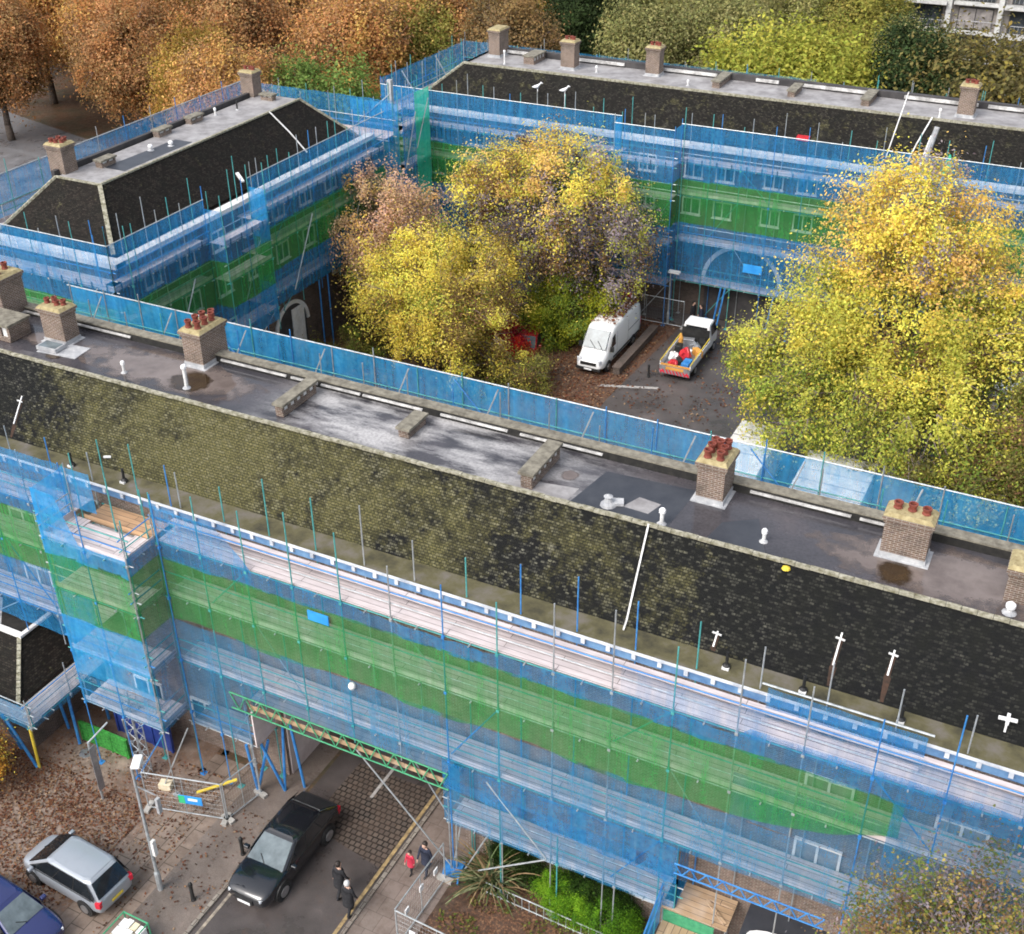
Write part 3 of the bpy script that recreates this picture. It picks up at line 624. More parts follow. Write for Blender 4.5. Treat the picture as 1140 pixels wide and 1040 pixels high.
def arch_ring(bld,kind,c,plane,z0,r,thick,name='arch_ring',fill='white',rise=1.0,back=None):
    a=MB(); n=22
    for i in range(n):
        t0,t1=PI*i/n,PI*(i+1)/n; q=[]
        for t,rr in ((t0,r),(t0,r+thick),(t1,r+thick),(t1,r)): q.append((c-rr*math.cos(t),z0+rr*math.sin(t)*rise))
        f1=[(u,plane-.12,z) for u,z in q] if kind=='y-' else [(plane+.12,u,z) for u,z in q]
        f0=[(u,plane-.01,z) for u,z in q] if kind=='y-' else [(plane+.01,u,z) for u,z in q]
        a.loft([f0,f1])
    o=a.build(name,M['white'],bld)
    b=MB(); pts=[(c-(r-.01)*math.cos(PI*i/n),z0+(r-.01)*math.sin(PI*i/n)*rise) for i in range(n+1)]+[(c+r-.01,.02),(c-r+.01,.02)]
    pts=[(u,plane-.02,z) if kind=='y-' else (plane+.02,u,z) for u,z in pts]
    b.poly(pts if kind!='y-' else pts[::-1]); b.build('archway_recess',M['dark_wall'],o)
    return o
ao=arch_ring(wb,'x+',58.3,-45.6,2.4,1.6,.25)
MB().box(-45.56,58.3,.1,-45.50,59.6,3.6).build('arch_door',M['white'],ao)
# ---- far block ---------------------------------------------------------------------
fb=thing('brick_block','far brick block with dark tiled roof closing the back of the courtyard','building',(-18,81,0))
FX0,FX1=-47.0,12
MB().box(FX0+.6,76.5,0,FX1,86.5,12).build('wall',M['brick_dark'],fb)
s=MB(); s.poly([(FX0,76.9,WE),(FX1,76.9,WE),(FX1,79.2,ZR),(-43.7,79.2,ZR)]); s.poly([(FX0,86.2,WE),(FX0,76.9,WE),(-43.7,79.2,ZR),(-43.7,83.6,ZR)]); s.poly([(FX1,86.2,WE),(FX0,86.2,WE),(-43.7,83.6,ZR),(FX1,83.6,ZR)])
s.build('roof_slope',M['tiles_far'],fb)
MB().box(-43.7,79.2,14.6,FX1,83.6,14.88).build('flat_roof',M['felt_pale'],fb)
r=MB(); x=-43.7
while x<FX1: r.box(x,79.1,14.93,x+.42,79.32,15.06); x+=.44
a=Vector((-43.7,79.2,ZR)); b_=Vector((FX0,76.9,WE))
for i in range(12): r.beam(a.lerp(b_,i/12),a.lerp(b_,(i+.93)/12),.24,.12)
r.build('ridge_tiles',M['ridge'],fb)
MB().box(-43.4,83.2,14.88,FX1,83.6,15.3).build('rear_upstand',M['dark_wall'],fb)
u=MB(); q=random.Random(5); x=-43
while x<FX1:
    L=q.uniform(1.5,5); MB().box(x,83.08,15.0,x+L,83.195,15.2).build('white_flashing',M['lead_pale'],fb); x+=L+q.uniform(.3,3)
MB().box(FX0,76.2,12.0,FX1,76.88,12.28).build('gutter',M['white'],fb)
for x,y,sx,sy in ((-42.6,82.6,.9,1.5),(-36.2,81.3,1.05,.9),(-30.1,82.2,1.0,.9),(-8.8,81.2,1.0,1.0)):
    chimney(fb,x,y,sx,sy,[(-.25,0,.3),(.05,.1,.3),(.3,-.05,.3)] if x>-40 else [],h=1.9,z0=14.85)
vent_box(fb,-39.4,82.1,.9,2.0,14.88,.6); vent_box(fb,-25.1,82,.6,2.6,14.88,.5); vent_box(fb,-19.9,81.7,.55,2.0,14.88,.45); vent_box(fb,-15,81.8,.6,2.4,14.88,.5)
vent_pipe(fb,-41,80.4,14.88,.9); vent_pipe(fb,-34,81,14.88,.4); vent_pipe(fb,-27,80.5,14.88,.3); vent_pipe(fb,-10.2,80,14.88,.5); vent_pipe(fb,-5,80.5,14.88,.35)
def fslope(y): return WE+(y-76.9)/(79.2-76.9)*(ZR-WE)
cb=MB(); cb.path([(-10.5,79.15,15.1),(-11.0,78,fslope(78)+.1),(-11.3,77,fslope(77)+.1)],.05,5); cb.path([(-12.2,79.4,16.4),(-12.3,78,15.0),(-12.5,76.6,13.0)],.04,5); cb.beam((-10.15,78.4,fslope(78.4)+.1),(-10.4,76.95,fslope(77)+.1),.3,.12); cb.build('roof_cable',M['white'],fb,uv=False)
MB().obox((-18.0,77.6,fslope(77.6)+.12),(.8,.4,.25)).build('red_roof_box',M['red'],fb)
for zz in (10.0,7.45,4.5):
    for i in range(16):
        x=-44.6+2.75*i+(.55 if i%2 else 0)
        if zz<5 and -25<x<-16: continue
        window(fb,'y-',x,76.5,zz,1.3,1.15)
arch_ring(fb,'y-',-20.8,76.5,2.9,2.6,.28)
# ---- single-storey projection at the left -----------------------------------------
pb=thing('brick_annexe','low brick annexe with dark hipped roof at the left edge of the picture','building',(-40,25.5,0))
MB().box(-47,24.0,0,-34.6,27.3,2.9).build('wall',M['brick_dark'],pb)
s=MB(); s.poly([(-47,23.5,2.95),(-34.3,23.5,2.95),(-35.95,25.55,4.3),(-47,25.55,4.3)]); s.poly([(-34.3,23.5,2.95),(-34.3,27.3,2.95),(-35.95,27.3,4.3),(-35.95,25.55,4.3)])
s.build('roof_slope',M['tiles_wing'],pb)
MB().box(-47,25.55,4.0,-35.95,27.3,4.29).build('flat_roof',M['soot'],pb)
MB().box(-47,25.5,4.29,-35.8,25.75,4.4).box(-36.0,25.751,4.29,-35.8,27.25,4.39).build('white_flashing',M['white'],pb)
MB().poly([(-47,25.76,4.295),(-37.2,25.76,4.295),(-38.6,27.2,4.295),(-47,27.2,4.295)]).build('pale_patch',M['lead'],pb)
r=MB(); a=Vector((-35.95,25.55,4.3)); b_=Vector((-34.3,23.5,2.97))
for i in range(9): r.beam(a.lerp(b_,i/9),a.lerp(b_,(i+.9)/9),.16,.09)
r.build('ridge_tiles',M['ridge'],pb)
# ---- porch at bottom right ---------------------------------------------------------
po=thing('porch','dark flat roofed porch with white rimmed canopy at the lower right','porch',(-3.4,26.4,0))
MB().box(-4.7,25.6,0,-2.0,27.34,2.75).build('wall',M['brick_dark'],po)
MB().box(-4.95,25.4,2.75,-1.8,27.34,2.9).build('flat_roof',M['felt_new'],po)
rm=MB(); n=18
def rimp(t,k): return (-3.55+1.15*k*math.cos(t),25.95+.42*k*math.sin(t))
rings=[]
for k,z in ((1.0,2.9),(1.0,3.12),(.86,3.12),(.84,3.0)): rings.append([(*rimp(2*PI*i/n,k),z) for i in range(n)])
rm.loft(rings,close=False); o=rm.build('canopy_rim',M['white_clean'],po,uv=False)
MB().poly([(*rimp(2*PI*i/n,.85),3.0) for i in range(n)]).build('canopy_panel',M['tan'],o,uv=False)
# ------------------------------------------------------------------ scaffolding
NETMAT={'blue':('blue_netting','net_blue',None),'thin':('blue_netting','net_thin','thin see-through blue netting'),'cyan':('blue_netting','net_cyan','bright blue netting'),
        'veil':('blue_netting','net_veil','pale blue veil of netting over the top boards'),
        'green':('green_netting','net_green','green debris netting band'),'mint':('green_netting','net_mint','mint green netting panel')}
ncount=[0]
def net(th,A,B,z0,z1,colour,out=.05,sag=.05,dz=.5):
    """one strip of debris netting laced to the outside of the standards"""
    ncount[0]+=1; q=np.random.RandomState(100+ncount[0])
    A=Vector((*A,0)); B=Vector((*B,0)); d=B-A; L=d.length; d/=L; nrm=Vector((d.y,-d.x,0))
    fz0=z0 if callable(z0) else (lambda t:z0); fz1=z1 if callable(z1) else (lambda t:z1)
    nx=max(2,int(L/.35)); nz=max(2,int(abs(fz1(.5)-fz0(.5))/.4)); mb=MB(); ph=q.uniform(0,6,6)
    for i in range(nx+1):
        t=i/nx; u=L*t; scal=abs(math.sin(PI*u/2.05))
        for j in range(nz+1):
            v=j/nz; a,b=fz0(t),fz1(t)
            z=a+(b-a)*v+(.05*scal*(1-v)-.04*scal*v+q.uniform(-.02,.02))*(1 if j in(0,nz) else .3)
            o=out+sag*(math.sin(u*1.3+ph[0]+v*2)*.5+math.sin(u*3.1+ph[1]-v*3)*.35+q.uniform(-.25,.25))*math.sin(PI*(.15+.7*v))-sag*scal*.6
            p=A+d*u+nrm*max(.034,o) if out>0 else A+d*u+nrm*o; mb.v.append((p.x,p.y,z))
    for i in range(nx):
        for j in range(nz):
            k=i*(nz+1)+j; mb.f.append((k,k+nz+1,k+nz+2,k+1)); mb.m.append(0)
    nm,mt,lb=NETMAT[colour]
    return mb.build(nm,M[mt],th,smooth=True,uv=False,label=lb)
def tone(): 
    return M[rnd.choice(['galv','galv','tube_teal','tube_teal','tube_blue'])]
def run(th,A,B,inward,decks,ztop,z0=.0,depth=1.2,bay=2.05,rails=True,inner=True,skip=(),mat=None,boards='boards',brace=True,jit=.7,base_from=None,clips=False,toe=True):
    """one straight length of tube scaffold: standards, ledgers, guard rails, boarded lifts, toe boards, braces"""
    A=Vector((*A,0)); B=Vector((*B,0)); d=B-A; L=d.length; d/=L; n=Vector((*inward,0)); k=max(1,round(L/bay))
    for i in range(k+1):
        p=A+d*(L*i/k)
        for side in ((0,1) if inner else (0,)):
            q=p+n*(depth*side)+d*(side*.25)
            zt=ztop+rnd.uniform(-.25,jit) if side==0 else ztop+rnd.uniform(-.1,jit*1.1)
            zb=z0 if base_from is None else base_from(p.x,p.y)
            mb=MB(); mb.tube((q.x,q.y,zb),(q.x,q.y,zt),.025,6)
            if zb<.1: mb.box(q.x-.12,q.y-.12,zb,q.x+.12,q.y+.12,zb+.03)
            for z in decks: mb.box(q.x-.05,q.y-.05,z-.16,q.x+.05,q.y+.05,z-.06)
            mb.build('standard',tone() if mat is None else M[mat],th,uv=False)
    for z in decks:
        a=A-d*.25; b=B+d*.25
        for off,zz,nm in ((0,z-.1,'ledger'),(depth,z-.1,'ledger'))+(((0,z+.55,'guard_rail'),(0,z+1.0,'guard_rail')) if rails else ()):
            p=a+n*(off+.06); q=b+n*(off+.06)
            MB().tube((p.x,p.y,zz),(q.x,q.y,zz),.024,6).build(nm,tone() if mat is None else M[mat],th,uv=False)
        p=A+n*.06; q=B+n*(depth-.02)
        sw=abs(d.y)>.5
        dk=MB(); 
        lo=(min(p.x,q.x),min(p.y,q.y)); hi=(max(p.x,q.x),max(p.y,q.y))
        dk.box(lo[0],lo[1],z-.04,hi[0],hi[1],z); dk.build('deck',M[boards],th,swap=sw)
        if toe is True or (toe and z in toe):
            tb=MB(); p=A+n*.03; q=B+n*.058
            tb.box(min(p.x,q.x),min(p.y,q.y),z+.002,max(p.x,q.x),max(p.y,q.y),z+.22)
            if clips and z>11:
                m_=int(L/1.0)
                for i in range(m_): c=A+d*(L*(i+.5)/m_)+n*.02; tb.obox((c.x,c.y,z+.06),(.06,.05,.34),math.atan2(d.y,d.x),1)
            tb.build('toe_board',[M[boards],M['black_plastic']],th)
        for i in range(k):
            p=A+d*(L*(i+.5)/k)-n*.12; q=p+n*(depth+.2); MB().tube((p.x,p.y,z-.075),(q.x,q.y,z-.075),.026,5).build('transom',M['galv'],th,uv=False)
    if brace:
        zs=[z0]+list(decks)
        for j,(za,zb) in enumerate(zip(zs,zs[1:])):
            if za<.5 and base_from is not None: continue
            for i in range(1+j%2,k,4):
                p=A+d*(L*i/k)+n*.1; q=A+d*(L*(i+1)/k)+n*.1
                if (i//4+j)%2: p,q=q,p
                MB().tube((p.x,p.y,za+.1),(q.x,q.y,zb-.1),.026,5).build('brace',tone(),th,uv=False)
# --- near front scaffold --------------------------------------------------------------
nf=thing('scaffold','netted blue and green scaffold along the front of the near block over the road','scaffold',(-18,26.6,0))
IN=(0,1)
# left piece beyond the projecting bay
run(nf,(-40,26),(-31.7,26),IN,[6.0,9.2,11.45],13.6,4.4)
net(nf,(-40,26),(-31.7,26),10.9,13.75,'blue'); net(nf,(-40,26),(-31.7,26),8.2,11.0,'green'); net(nf,(-40,26),(-31.7,26),4.9,8.3,'blue')
# bay
run(nf,(-31.55,24.5),(-27.6,24.5),IN,[3.5,6.2,9.2,11.5],13.3,0,1.4,1.95)
run(nf,(-27.62,24.62),(-27.62,26),(-1,0),[3.52,6.22,9.22,11.52],12.7,3.4,.9,1.4,brace=False,inner=False)
run(nf,(-31.5,26.0),(-31.5,24.6),(1,0),[11.53],13.5,3.4,.9,1.4,brace=False,inner=False)
run(nf,(-31.0,26.0),(-27.9,26.0),IN,[11.48],13.9,11.3,1.15,boards='boards_warm',brace=False,rails=False)
def bt(t): return 13.65-2.0*min(1,max(0,(t-.30)/.12))
net(nf,(-31.55,24.5),(-27.6,24.5),10.8,bt,'cyan'); net(nf,(-31.55,24.5),(-27.6,24.5),7.9,10.95,'green'); net(nf,(-31.55,24.5),(-27.6,24.5),5.0,8.0,'cyan'); net(nf,(-31.55,24.5),(-27.6,24.5),3.45,5.05,'thin')
net(nf,(-27.6,24.5),(-27.6,26),10.9,11.75,'blue'); net(nf,(-27.6,24.5),(-27.6,26),8.0,11.0,'green'); net(nf,(-27.6,24.5),(-27.6,26),3.3,8.1,'thin')
net(nf,(-31.55,26),(-31.55,24.5),5.0,13.6,'cyan')
net(nf,(-31.6,26.0),(-30.2,26.0),11.9,13.7,'cyan')
# main length
MX0,MX1=-27.5,4.0
def foot(x,y):
    if -24.2<x<-15.9: return 5.05
    return 0.
run(nf,(MX0,26),(MX1,26),IN,[6.0,9.2,11.6],13.85,2.6,1.2,2.03,base_from=foot,boards='boards',jit=.9,toe=(6.0,9.2))
run(nf,(-27.5,26),(-24.6,26),IN,[2.75],3.9,0,1.2,1.5,brace=False,boards='boards_grey')
run(nf,(-15.8,26),(-7.2,26),IN,[2.9],4.0,0,1.2,2.15,brace=False,boards='boards')
def top(t):
    x=MX0+(MX1-MX0)*t
    base=11.56+.09*math.sin(x*.55+1)+.03*math.sin(x*4.1)
    if x<-24.6: base=13.2+ (x+27.5)*-.05
    elif x<-23.4: base=13.1-(x+24.6)*1.1
    elif x>-5.6: base=11.9
    return base
net(nf,(MX0,26),(MX1,26),10.85,top,'blue'); net(nf,(MX0,26),(-.9,26),lambda t:8.05+.15*math.sin(t*26)+max(0,t-.82)*8,11.0,'green')
net(nf,(MX0,26),(-24.5,26),2.75,8.1,'thin'); net(nf,(-24.5,26),(-15.9,26),5.2,8.15,'thin'); net(nf,(-15.9,26),(MX1,26),5.75,8.15,'thin')
net(nf,(-1.2,26),(MX1,26),8.0,11.0,'thin'); net(nf,(-5.8,26.1),(-.9,26.1),8.0,9.9,'thin',.02,.02)
net(nf,(-15.9,26),(-7.2,26),2.75,5.1,'thin'); net(nf,(-15.9,26),(-7.2,26),lambda t:4.6-.5*t,5.9,'blue',.07)
net(nf,(-24.45,26.1),(-24.45,27.2),2.75,5.2,'thin',.03); net(nf,(-15.95,27.2),(-15.95,26),2.8,6,'cyan',.05)
net(nf,(-7.2,26),(-7.2,27.2),2.8,5.6,'blue',.03)
MB().box(-27.5,26.68,11.93,4,27.0,11.97).build('deck',M['boards'],nf)
MB().box(-24.36,25.95,2.75,-24.30,27.2,4.55).build('side_board',M['pink'],nf,label='pale pink board closing the end of the lift')
net(nf,(-9.5,26),(MX1,26),11.45,lambda t:12.75-.2*math.sin(t*9),'veil')
# sheet hung on the inner guard rail at the right
net(nf,(-5.3,26.95),(-.75,26.95),11.62,12.75,'blue',.03); MB().tube((-5.5,27.0,12.78),(-.6,27.0,12.78),.035,6).build('guard_rail',M['galv'],nf,uv=False)
MB().box(-5.3,26.55,11.62,-.8,26.6,11.86).build('toe_board',M['boards'],nf)
# lattice beams carrying the lifts over the road, and at the right end
def lattice(th,x0,x1,y,z0,h,mat,n):
    b=MB(); b.tube((x0,y,z0),(x1,y,z0),.03,6); b.tube((x0,y,z0+h),(x1,y,z0+h),.03,6)
    for i in range(n):
        a=x0+(x1-x0)*i/n; c=x0+(x1-x0)*(i+1)/n; m=(a+c)/2
        b.tube((a,y,z0+h),(m,y,z0),.026,5); b.tube((m,y,z0),(c,y,z0+h),.026,5)
    b.build('lattice_beam',M[mat],th,uv=False)
lattice(nf,-25.2,-15.7,25.9,4.55,.78,'tube_green',13); lattice(nf,-25.2,-15.7,27.1,4.55,.78,'tube_green',13)
lattice(nf,-7.3,-2.4,25.93,4.7,.45,'tube_blue',9)
MB().box(-24.4,26.1,5.05,-15.9,27.2,5.1).build('deck',M['boards_grey'],nf)
MB().box(-24.4,25.98,4.72,-15.9,26.02,4.92).build('toe_board',M['plank'],nf)
# raking props, base frames
for a,b in (((-24.75,26.1,0),(-24.9,26.0,2.6)),((-24.75,26.1,0),(-24.2,26.5,2.7)),((-23.8,26.6,0),(-24.3,26.2,2.7)),((-23.8,26.6,0),(-23.9,27.1,3.0)),((-23.2,27.1,0),(-23.5,27.1,3.3))):
    MB().tube(a,b,.06,7).build('raking_prop',M['tube_blue'],nf,uv=False)
for a,b in (((-15.6,26.05,.1),(-19.6,25.95,4.8)),((-15.6,26.05,.1),(-15.5,26.0,2.8)),((-15.4,26.1,.1),(-14.2,26.1,2.9)),((-15.9,26.4,.1),(-15.7,27,2.9)),((-14.2,25.96,5.6),(-11.9,25.96,2.9)),((-11.9,25.96,2.85),(-14.6,25.9,.9)),((-28.25,24.5,.1),(-26.9,25.1,3.4)),((-29.7,24.5,3.2),(-30.9,25.6,.4))):
    MB().tube(a,b,.032,6).build('brace',M['galv'],nf,uv=False)
jb=MB(); jb.obox((-15.75,26.1,.16),(.75,.6,.22),.3); jb.obox((-15.5,26.05,.34),(.3,.3,.14),.3)
for i in range(5): jb.tube((-15.5,26.05,.4),(-15.5+.55*math.cos(i*1.26),26.05+.5*math.sin(i*1.26),.05),.035,5)
jb.build('base_frame',M['tube_blue'],nf,uv=False)
lt=MB()
for dx,dy in ((0,0),(.42,0),(.42,.42),(0,.42)): lt.tube((-29.7+dx,24.6+dy,0),(-29.7+dx,24.6+dy,4.2),.026,5)
for i in range(14):
    z=.1+i*.3; s_=1 if i%2 else 0
    for p,q in (((0,0),(.42,0)),((.42,0),(.42,.42)),((.42,.42),(0,.42)),((0,.42),(0,0))):
        lt.tube((-29.7+p[0],24.6+p[1],z+.3*s_),(-29.7+q[0],24.6+q[1],z+.3*(1-s_)),.016,4)
lt.build('lattice_tower',M['galv'],nf,uv=False)
MB().box(-20.95,25.83,10.45,-20.1,25.87,10.85).build('sign_board',M['sign_blue'],nf,label='light blue sign board laced to the netting')
MB().lathe((-19.4,25.85,8.0),[(.02,-.14),(.11,-.1),(.14,0),(.11,.1),(.02,.14)],10).build('site_lamp',M['white_clean'],nf,smooth=True,uv=False)
# right end landing: boards, steps and a netted side
ld=MB(); ld.box(-7.6,25.9,2.84,-5.35,27.2,2.9); ld.build('landing',M['plank'],nf,swap=False)
MB().box(-7.5,24.2,2.3,-5.75,25.8,2.36).build('landing',M['plank'],nf,swap=True); MB().box(-7.5,25.83,2.3,-5.75,25.88,2.84).build('toe_board',M['tube_green'],nf)
hb=MB(); hb.box(-6.3,26.8,2.902,-5.4,26.85,2.97); hb.beam((-6.3,26.75,2.95),(-5.45,26.1,2.95),.12,.05); hb.build('hatch_trim',M['plank'],nf)
for x,y in ((-7.45,24.3),(-5.8,24.3),(-5.4,26),(-7.55,25.95)): MB().tube((x,y,0),(x,y,2.85 if y>25 else 2.3),.03,6).build('standard',M['galv'],nf,uv=False)
net(nf,(-7.62,26),(-7.62,23.6),1.9,lambda t:4.0-.9*t,'cyan',.03,.04)
for z in (3.2,3.9): MB().tube((-7.65,26.2,z),(-7.65,23.7,z-.9),.028,6).build('guard_rail',M['tube_blue'],nf,uv=False)
# --- annexe scaffold ------------------------------------------------------------------
af=thing('scaffold','low grey boarded scaffold on blue legs round the annexe at the left edge','scaffold',(-34,23.3,0))
run(af,(-45,22.85),(-33.0,22.85),IN,[2.85],4.1,2.6,.62,2.4,inner=False,boards='boards_grey',brace=False,toe=False,jit=.5)
run(af,(-33.0,22.95),(-33.0,27.1),(-1,0),[2.87],4.1,2.6,1.2,2.0,inner=False,boards='boards_grey',brace=False,toe=False,jit=.5)
net(af,(-45,22.85),(-33.0,22.85),2.6,3.9,'thin'); net(af,(-33.0,22.9),(-33.0,27.1),2.6,3.9,'thin')
for a,b in (((-33.7,23.1,0),(-34.6,22.9,2.8)),((-35.1,23.6,0),(-34.9,23,2.8)),((-33.1,24.9,0),(-33.2,25.0,2.8)),((-34.2,25.4,0),(-34.2,25.2,2.8)),((-36.4,23.4,0),(-36.6,23,2.8)),((-33.05,26.6,0),(-33.05,26.5,2.8)),((-36,24,0),(-35.2,23.2,2.7)),((-37.8,23.3,0),(-37.3,23,2.7))):
    MB().tube(a,b,.065,7).build('raking_prop',M['tube_blue'],af,uv=False)
MB().tube((-33.65,23.15,0),(-33.3,23.0,2.8),.06,7).build('raking_prop',M['yellow'],af,uv=False,label='yellow prop')
# --- near rear scaffold ---------------------------------------------------------------
rs=thing('scaffold','bright blue netted scaffold along the courtyard side of the near block','scaffold',(-18,37,0))
run(rs,(-42,37.5),(8,37.5),(0,-1),[6.0,9.2,12.0],14.35,0,1.2,2.1,inner=True,brace=False,jit=.35,toe=False)
net(rs,(8,37.5),(-42,37.5),11.0,14.2,'cyan',.05,.05); net(rs,(8,37.5),(-42,37.5),8,11.1,'green'); net(rs,(8,37.5),(-42,37.5),5,8.1,'blue')
MB().tube((-42.2,37.56,14.2),(8.2,37.56,14.2),.03,6).build('guard_rail',M['galv'],rs,uv=False)
for i in range(12):
    x=-40.5+4.1*i; z=14.1
    MB().tube((x,36.35,12.1),(x+.5,37.42,14.1),.032,5).build('brace',M['galv'],rs,uv=False)
    if i%3==1: MB().tube((x+2.6,37.42,14.1),(x+4.2,37.42,12.4),.028,5).build('brace',M['tube_blue'],rs,uv=False)
# --- wing scaffold --------------------------------------------------------------------
ws=thing('scaffold','blue and green netted scaffold wrapped round the hipped wing left of the courtyard','scaffold',(-46,56,0))
ZT=13.9
segs=[((-56.0,42.6),(-44.5,42.6),IN),((-44.5,42.6),(-44.5,50.2),(-1,0)),((-43.3,50.2),(-43.3,54.2),(-1,0)),((-44.5,54.2),(-44.5,69.0),(-1,0))]
for A,B,n_ in segs:
    run(ws,A,B,n_,[6.0,9.2,11.4],14.3,4.5,1.1,2.1,jit=.7,clips=True)
    net(ws,A,B,10.3,ZT if A[0]!=-43.3 else 13.2,'blue',.05); net(ws,A,B,7.5,10.4,'green'); net(ws,A,B,5.2,7.6,'blue')
for y in (50.2,54.2):
    a,b=((-44.5,y),(-43.3,y)) if y<52 else ((-43.3,y),(-44.5,y))
    net(ws,a,b,10.3,13.4,'cyan' if y>52 else 'blue'); net(ws,a,b,7.5,10.4,'green'); net(ws,a,b,5.2,7.6,'blue')
MB().tube((-56.2,42.55,ZT),(-44.4,42.55,ZT),.028,6).tube((-44.45,42.5,ZT),(-44.45,50.2,ZT),.028,6).tube((-44.45,54.2,ZT),(-44.45,69.2,ZT),.028,6).build('guard_rail',M['galv'],ws,uv=False)
run(ws,(-56.2,69.5),(-56.2,42.6),(1,0),[12.0],14.9,10,1.1,2.4,brace=False,inner=False,jit=.5)
net(ws,(-56.2,69.5),(-56.2,42.6),11.6,14.6,'blue')
for z in (12.9,14.6): MB().tube((-56.25,69.5,z),(-56.25,42.6,z),.035,6).build('guard_rail',M['galv'],ws,uv=False)
run(ws,(-56.2,70.4),(-44.5,70.4),(0,-1),[12.0],14.4,5,1.1,2.2,brace=False,jit=.5)
net(ws,(-44.5,70.4),(-56.2,70.4),11.4,14.3,'blue'); net(ws,(-44.5,69.0),(-44.5,70.4),5,13.8,'blue')
for y,z in ((60.2,5.2),(61.2,5.2),(66.5,5.2),(47.,5.2),(50.5,5.2),(54.5,5.2)): MB().tube((-44.5,y,0),(-44.5,y,z),.05,6).build('standard',M['tube_blue'],ws,uv=False)
for y in (46,52,57.5,63.5): MB().tube((-44.42,y,5.6),(-44.42,y+2.6,9.8),.04,5).build('brace',M['galv'],ws,uv=False)
# --- corner scaffold between the wing and the far block --------------------------------
cs=thing('scaffold','tall blue scaffold tower with a mint green panel in the courtyard corner','scaffold',(-45,72.5,0))
run(cs,(-48.4,71.2),(-44.6,71.2),IN,[6,9.2,12.0],14.4,0,1.2,1.9,brace=False)
run(cs,(-44.3,71.3),(-44.3,74.8),(-1,0),[6,9.2,12.0],14.4,0,1.2,1.75,brace=False)
net(cs,(-48.4,71.2),(-44.6,71.2),5,13.9,'cyan'); net(cs,(-44.3,71.2),(-44.3,72.9),5,14.2,'blue'); net(cs,(-44.3,72.9),(-44.3,74.9),4.5,14.3,'mint')
for a,b in (((-44.2,71.3,9.4),(-44.2,72.9,13)),((-44.2,72.9,10.4),(-44.2,74.7,13.5)),((-48,71.1,12.2),(-45,71.1,14.6)),((-47.6,71.1,6.2),(-45,71.1,9))):
    MB().tube(a,b,.04,5).build('brace',M['galv'],cs,uv=False)
MB().box(-45.6,71.6,12.0,-45.3,71.9,15.3).build('hoist_mast',M['lead'],cs)
# --- far scaffold ----------------------------------------------------------------------
fs=thing('scaffold','blue and green netted scaffold across the front of the far block','scaffold',(-18,75.6,0))
fsegs=[((-48.4,75.2),(-29.6,75.2)),((-29.6,73.9),(-25.4,73.9)),((-25.4,75.2),(10,75.2))]
for i,(A,B) in enumerate(fsegs):
    run(fs,A,B,IN,[3.1,6.0,9.2,11.4],14.2,0,1.15,2.1,jit=.8,clips=True)
    zt=13.9 if i!=1 else 13.8
    net(fs,A,B,10.2,zt,'blue',.05); net(fs,A,B,7.2,10.3,'green'); net(fs,A,B,3.1,7.3,'blue')
    MB().tube((A[0],A[1]-.06,zt),(B[0],B[1]-.06,zt),.028,6).build('guard_rail',M['galv'],fs,uv=False)
for x,s_ in ((-29.6,1),(-25.4,-1)):
    a,b=((x,75.2),(x,73.9)) if s_>0 else ((x,73.9),(x,75.2))
    net(fs,a,b,10.2,13.9,'cyan'); net(fs,a,b,7.2,10.3,'green'); net(fs,a,b,3.1,7.3,'blue')
run(fs,(-48.4,88),(-48.4,75.2),(1,0),[6,9.2,12.0],14.5,0,1.15,2.1,brace=False,jit=.6)
net(fs,(-48.4,88),(-48.4,75.2),11.0,14.3,'blue'); net(fs,(-48.4,88),(-48.4,75.2),4,11.1,'blue')
for y in (78,83): MB().tube((-48.3,y,14.2),(-47.2,y+.4,12.1),.05,5).build('brace',M['galv'],fs,uv=False)
run(fs,(-48.4,88),(10,88),(0,-1),[12.0],14.6,10,1.1,2.3,brace=False,jit=.5,toe=False)
net(fs,(-20,88),(-48.4,88),11.5,14.3,'thin')
for x,z in ((-22.2,0),(-21.9,0),(-18.5,0),(-15.2,0)): MB().tube((x,75.1,0),(x+.35,75.3,3.1),.06,6).build('raking_prop',M['tube_blue'],fs,uv=False)
MB().box(-20.4,75.05,4.5,-19.1,75.09,5.1).build('sign_board',M['sign_blue'],fs,label='light blue sign board on the netting')
MB().tube((-10.4,76.4,11.5),(-9.8,76.8,15.2),.16,8).build('rubbish_chute',M['lead'],fs,uv=False)
gn=MB(); gn.lathe((-8.6,75.3,12.9),[(.45,0),(.3,.5),(.06,1.2)],9); gn.build('green_wrap',M['net_mint'],fs,uv=False)
# ------------------------------------------------------------------ vehicles
def subsurf(o,l=2):
    m=o.modifiers.new('smooth','SUBSURF'); m.levels=l; m.render_levels=l; return o
def bevel(o,w=.03,seg=3):
    m=o.modifiers.new('bevel','BEVEL'); m.width=w; m.segments=seg; m.limit_method='ANGLE'; return o
def wheel(root,x,y,r=.33,wd=.22):
    s_=1 if y>0 else -1
    w=MB(); w.lathe((x,y,r),[(r*.62,-wd/2),(r*.92,-wd/2),(r,-wd/2+.04),(r,wd/2-.04),(r*.92,wd/2),(r*.62,wd/2)],20,axis='y'); o=w.build('wheel',M['tyre'],root,local=True,uv=False)
    h=MB(); h.lathe((x,y+s_*(wd/2-.015),r),[(r*.62,-.03),(r*.62,.04),(r*.2,.035),(.01,.045)] if s_>0 else [(.01,-.045),(r*.2,-.035),(r*.62,-.04),(r*.62,.03)],14,axis='y')
    h.build('rim',M['alloy'],o,local=True,uv=False)
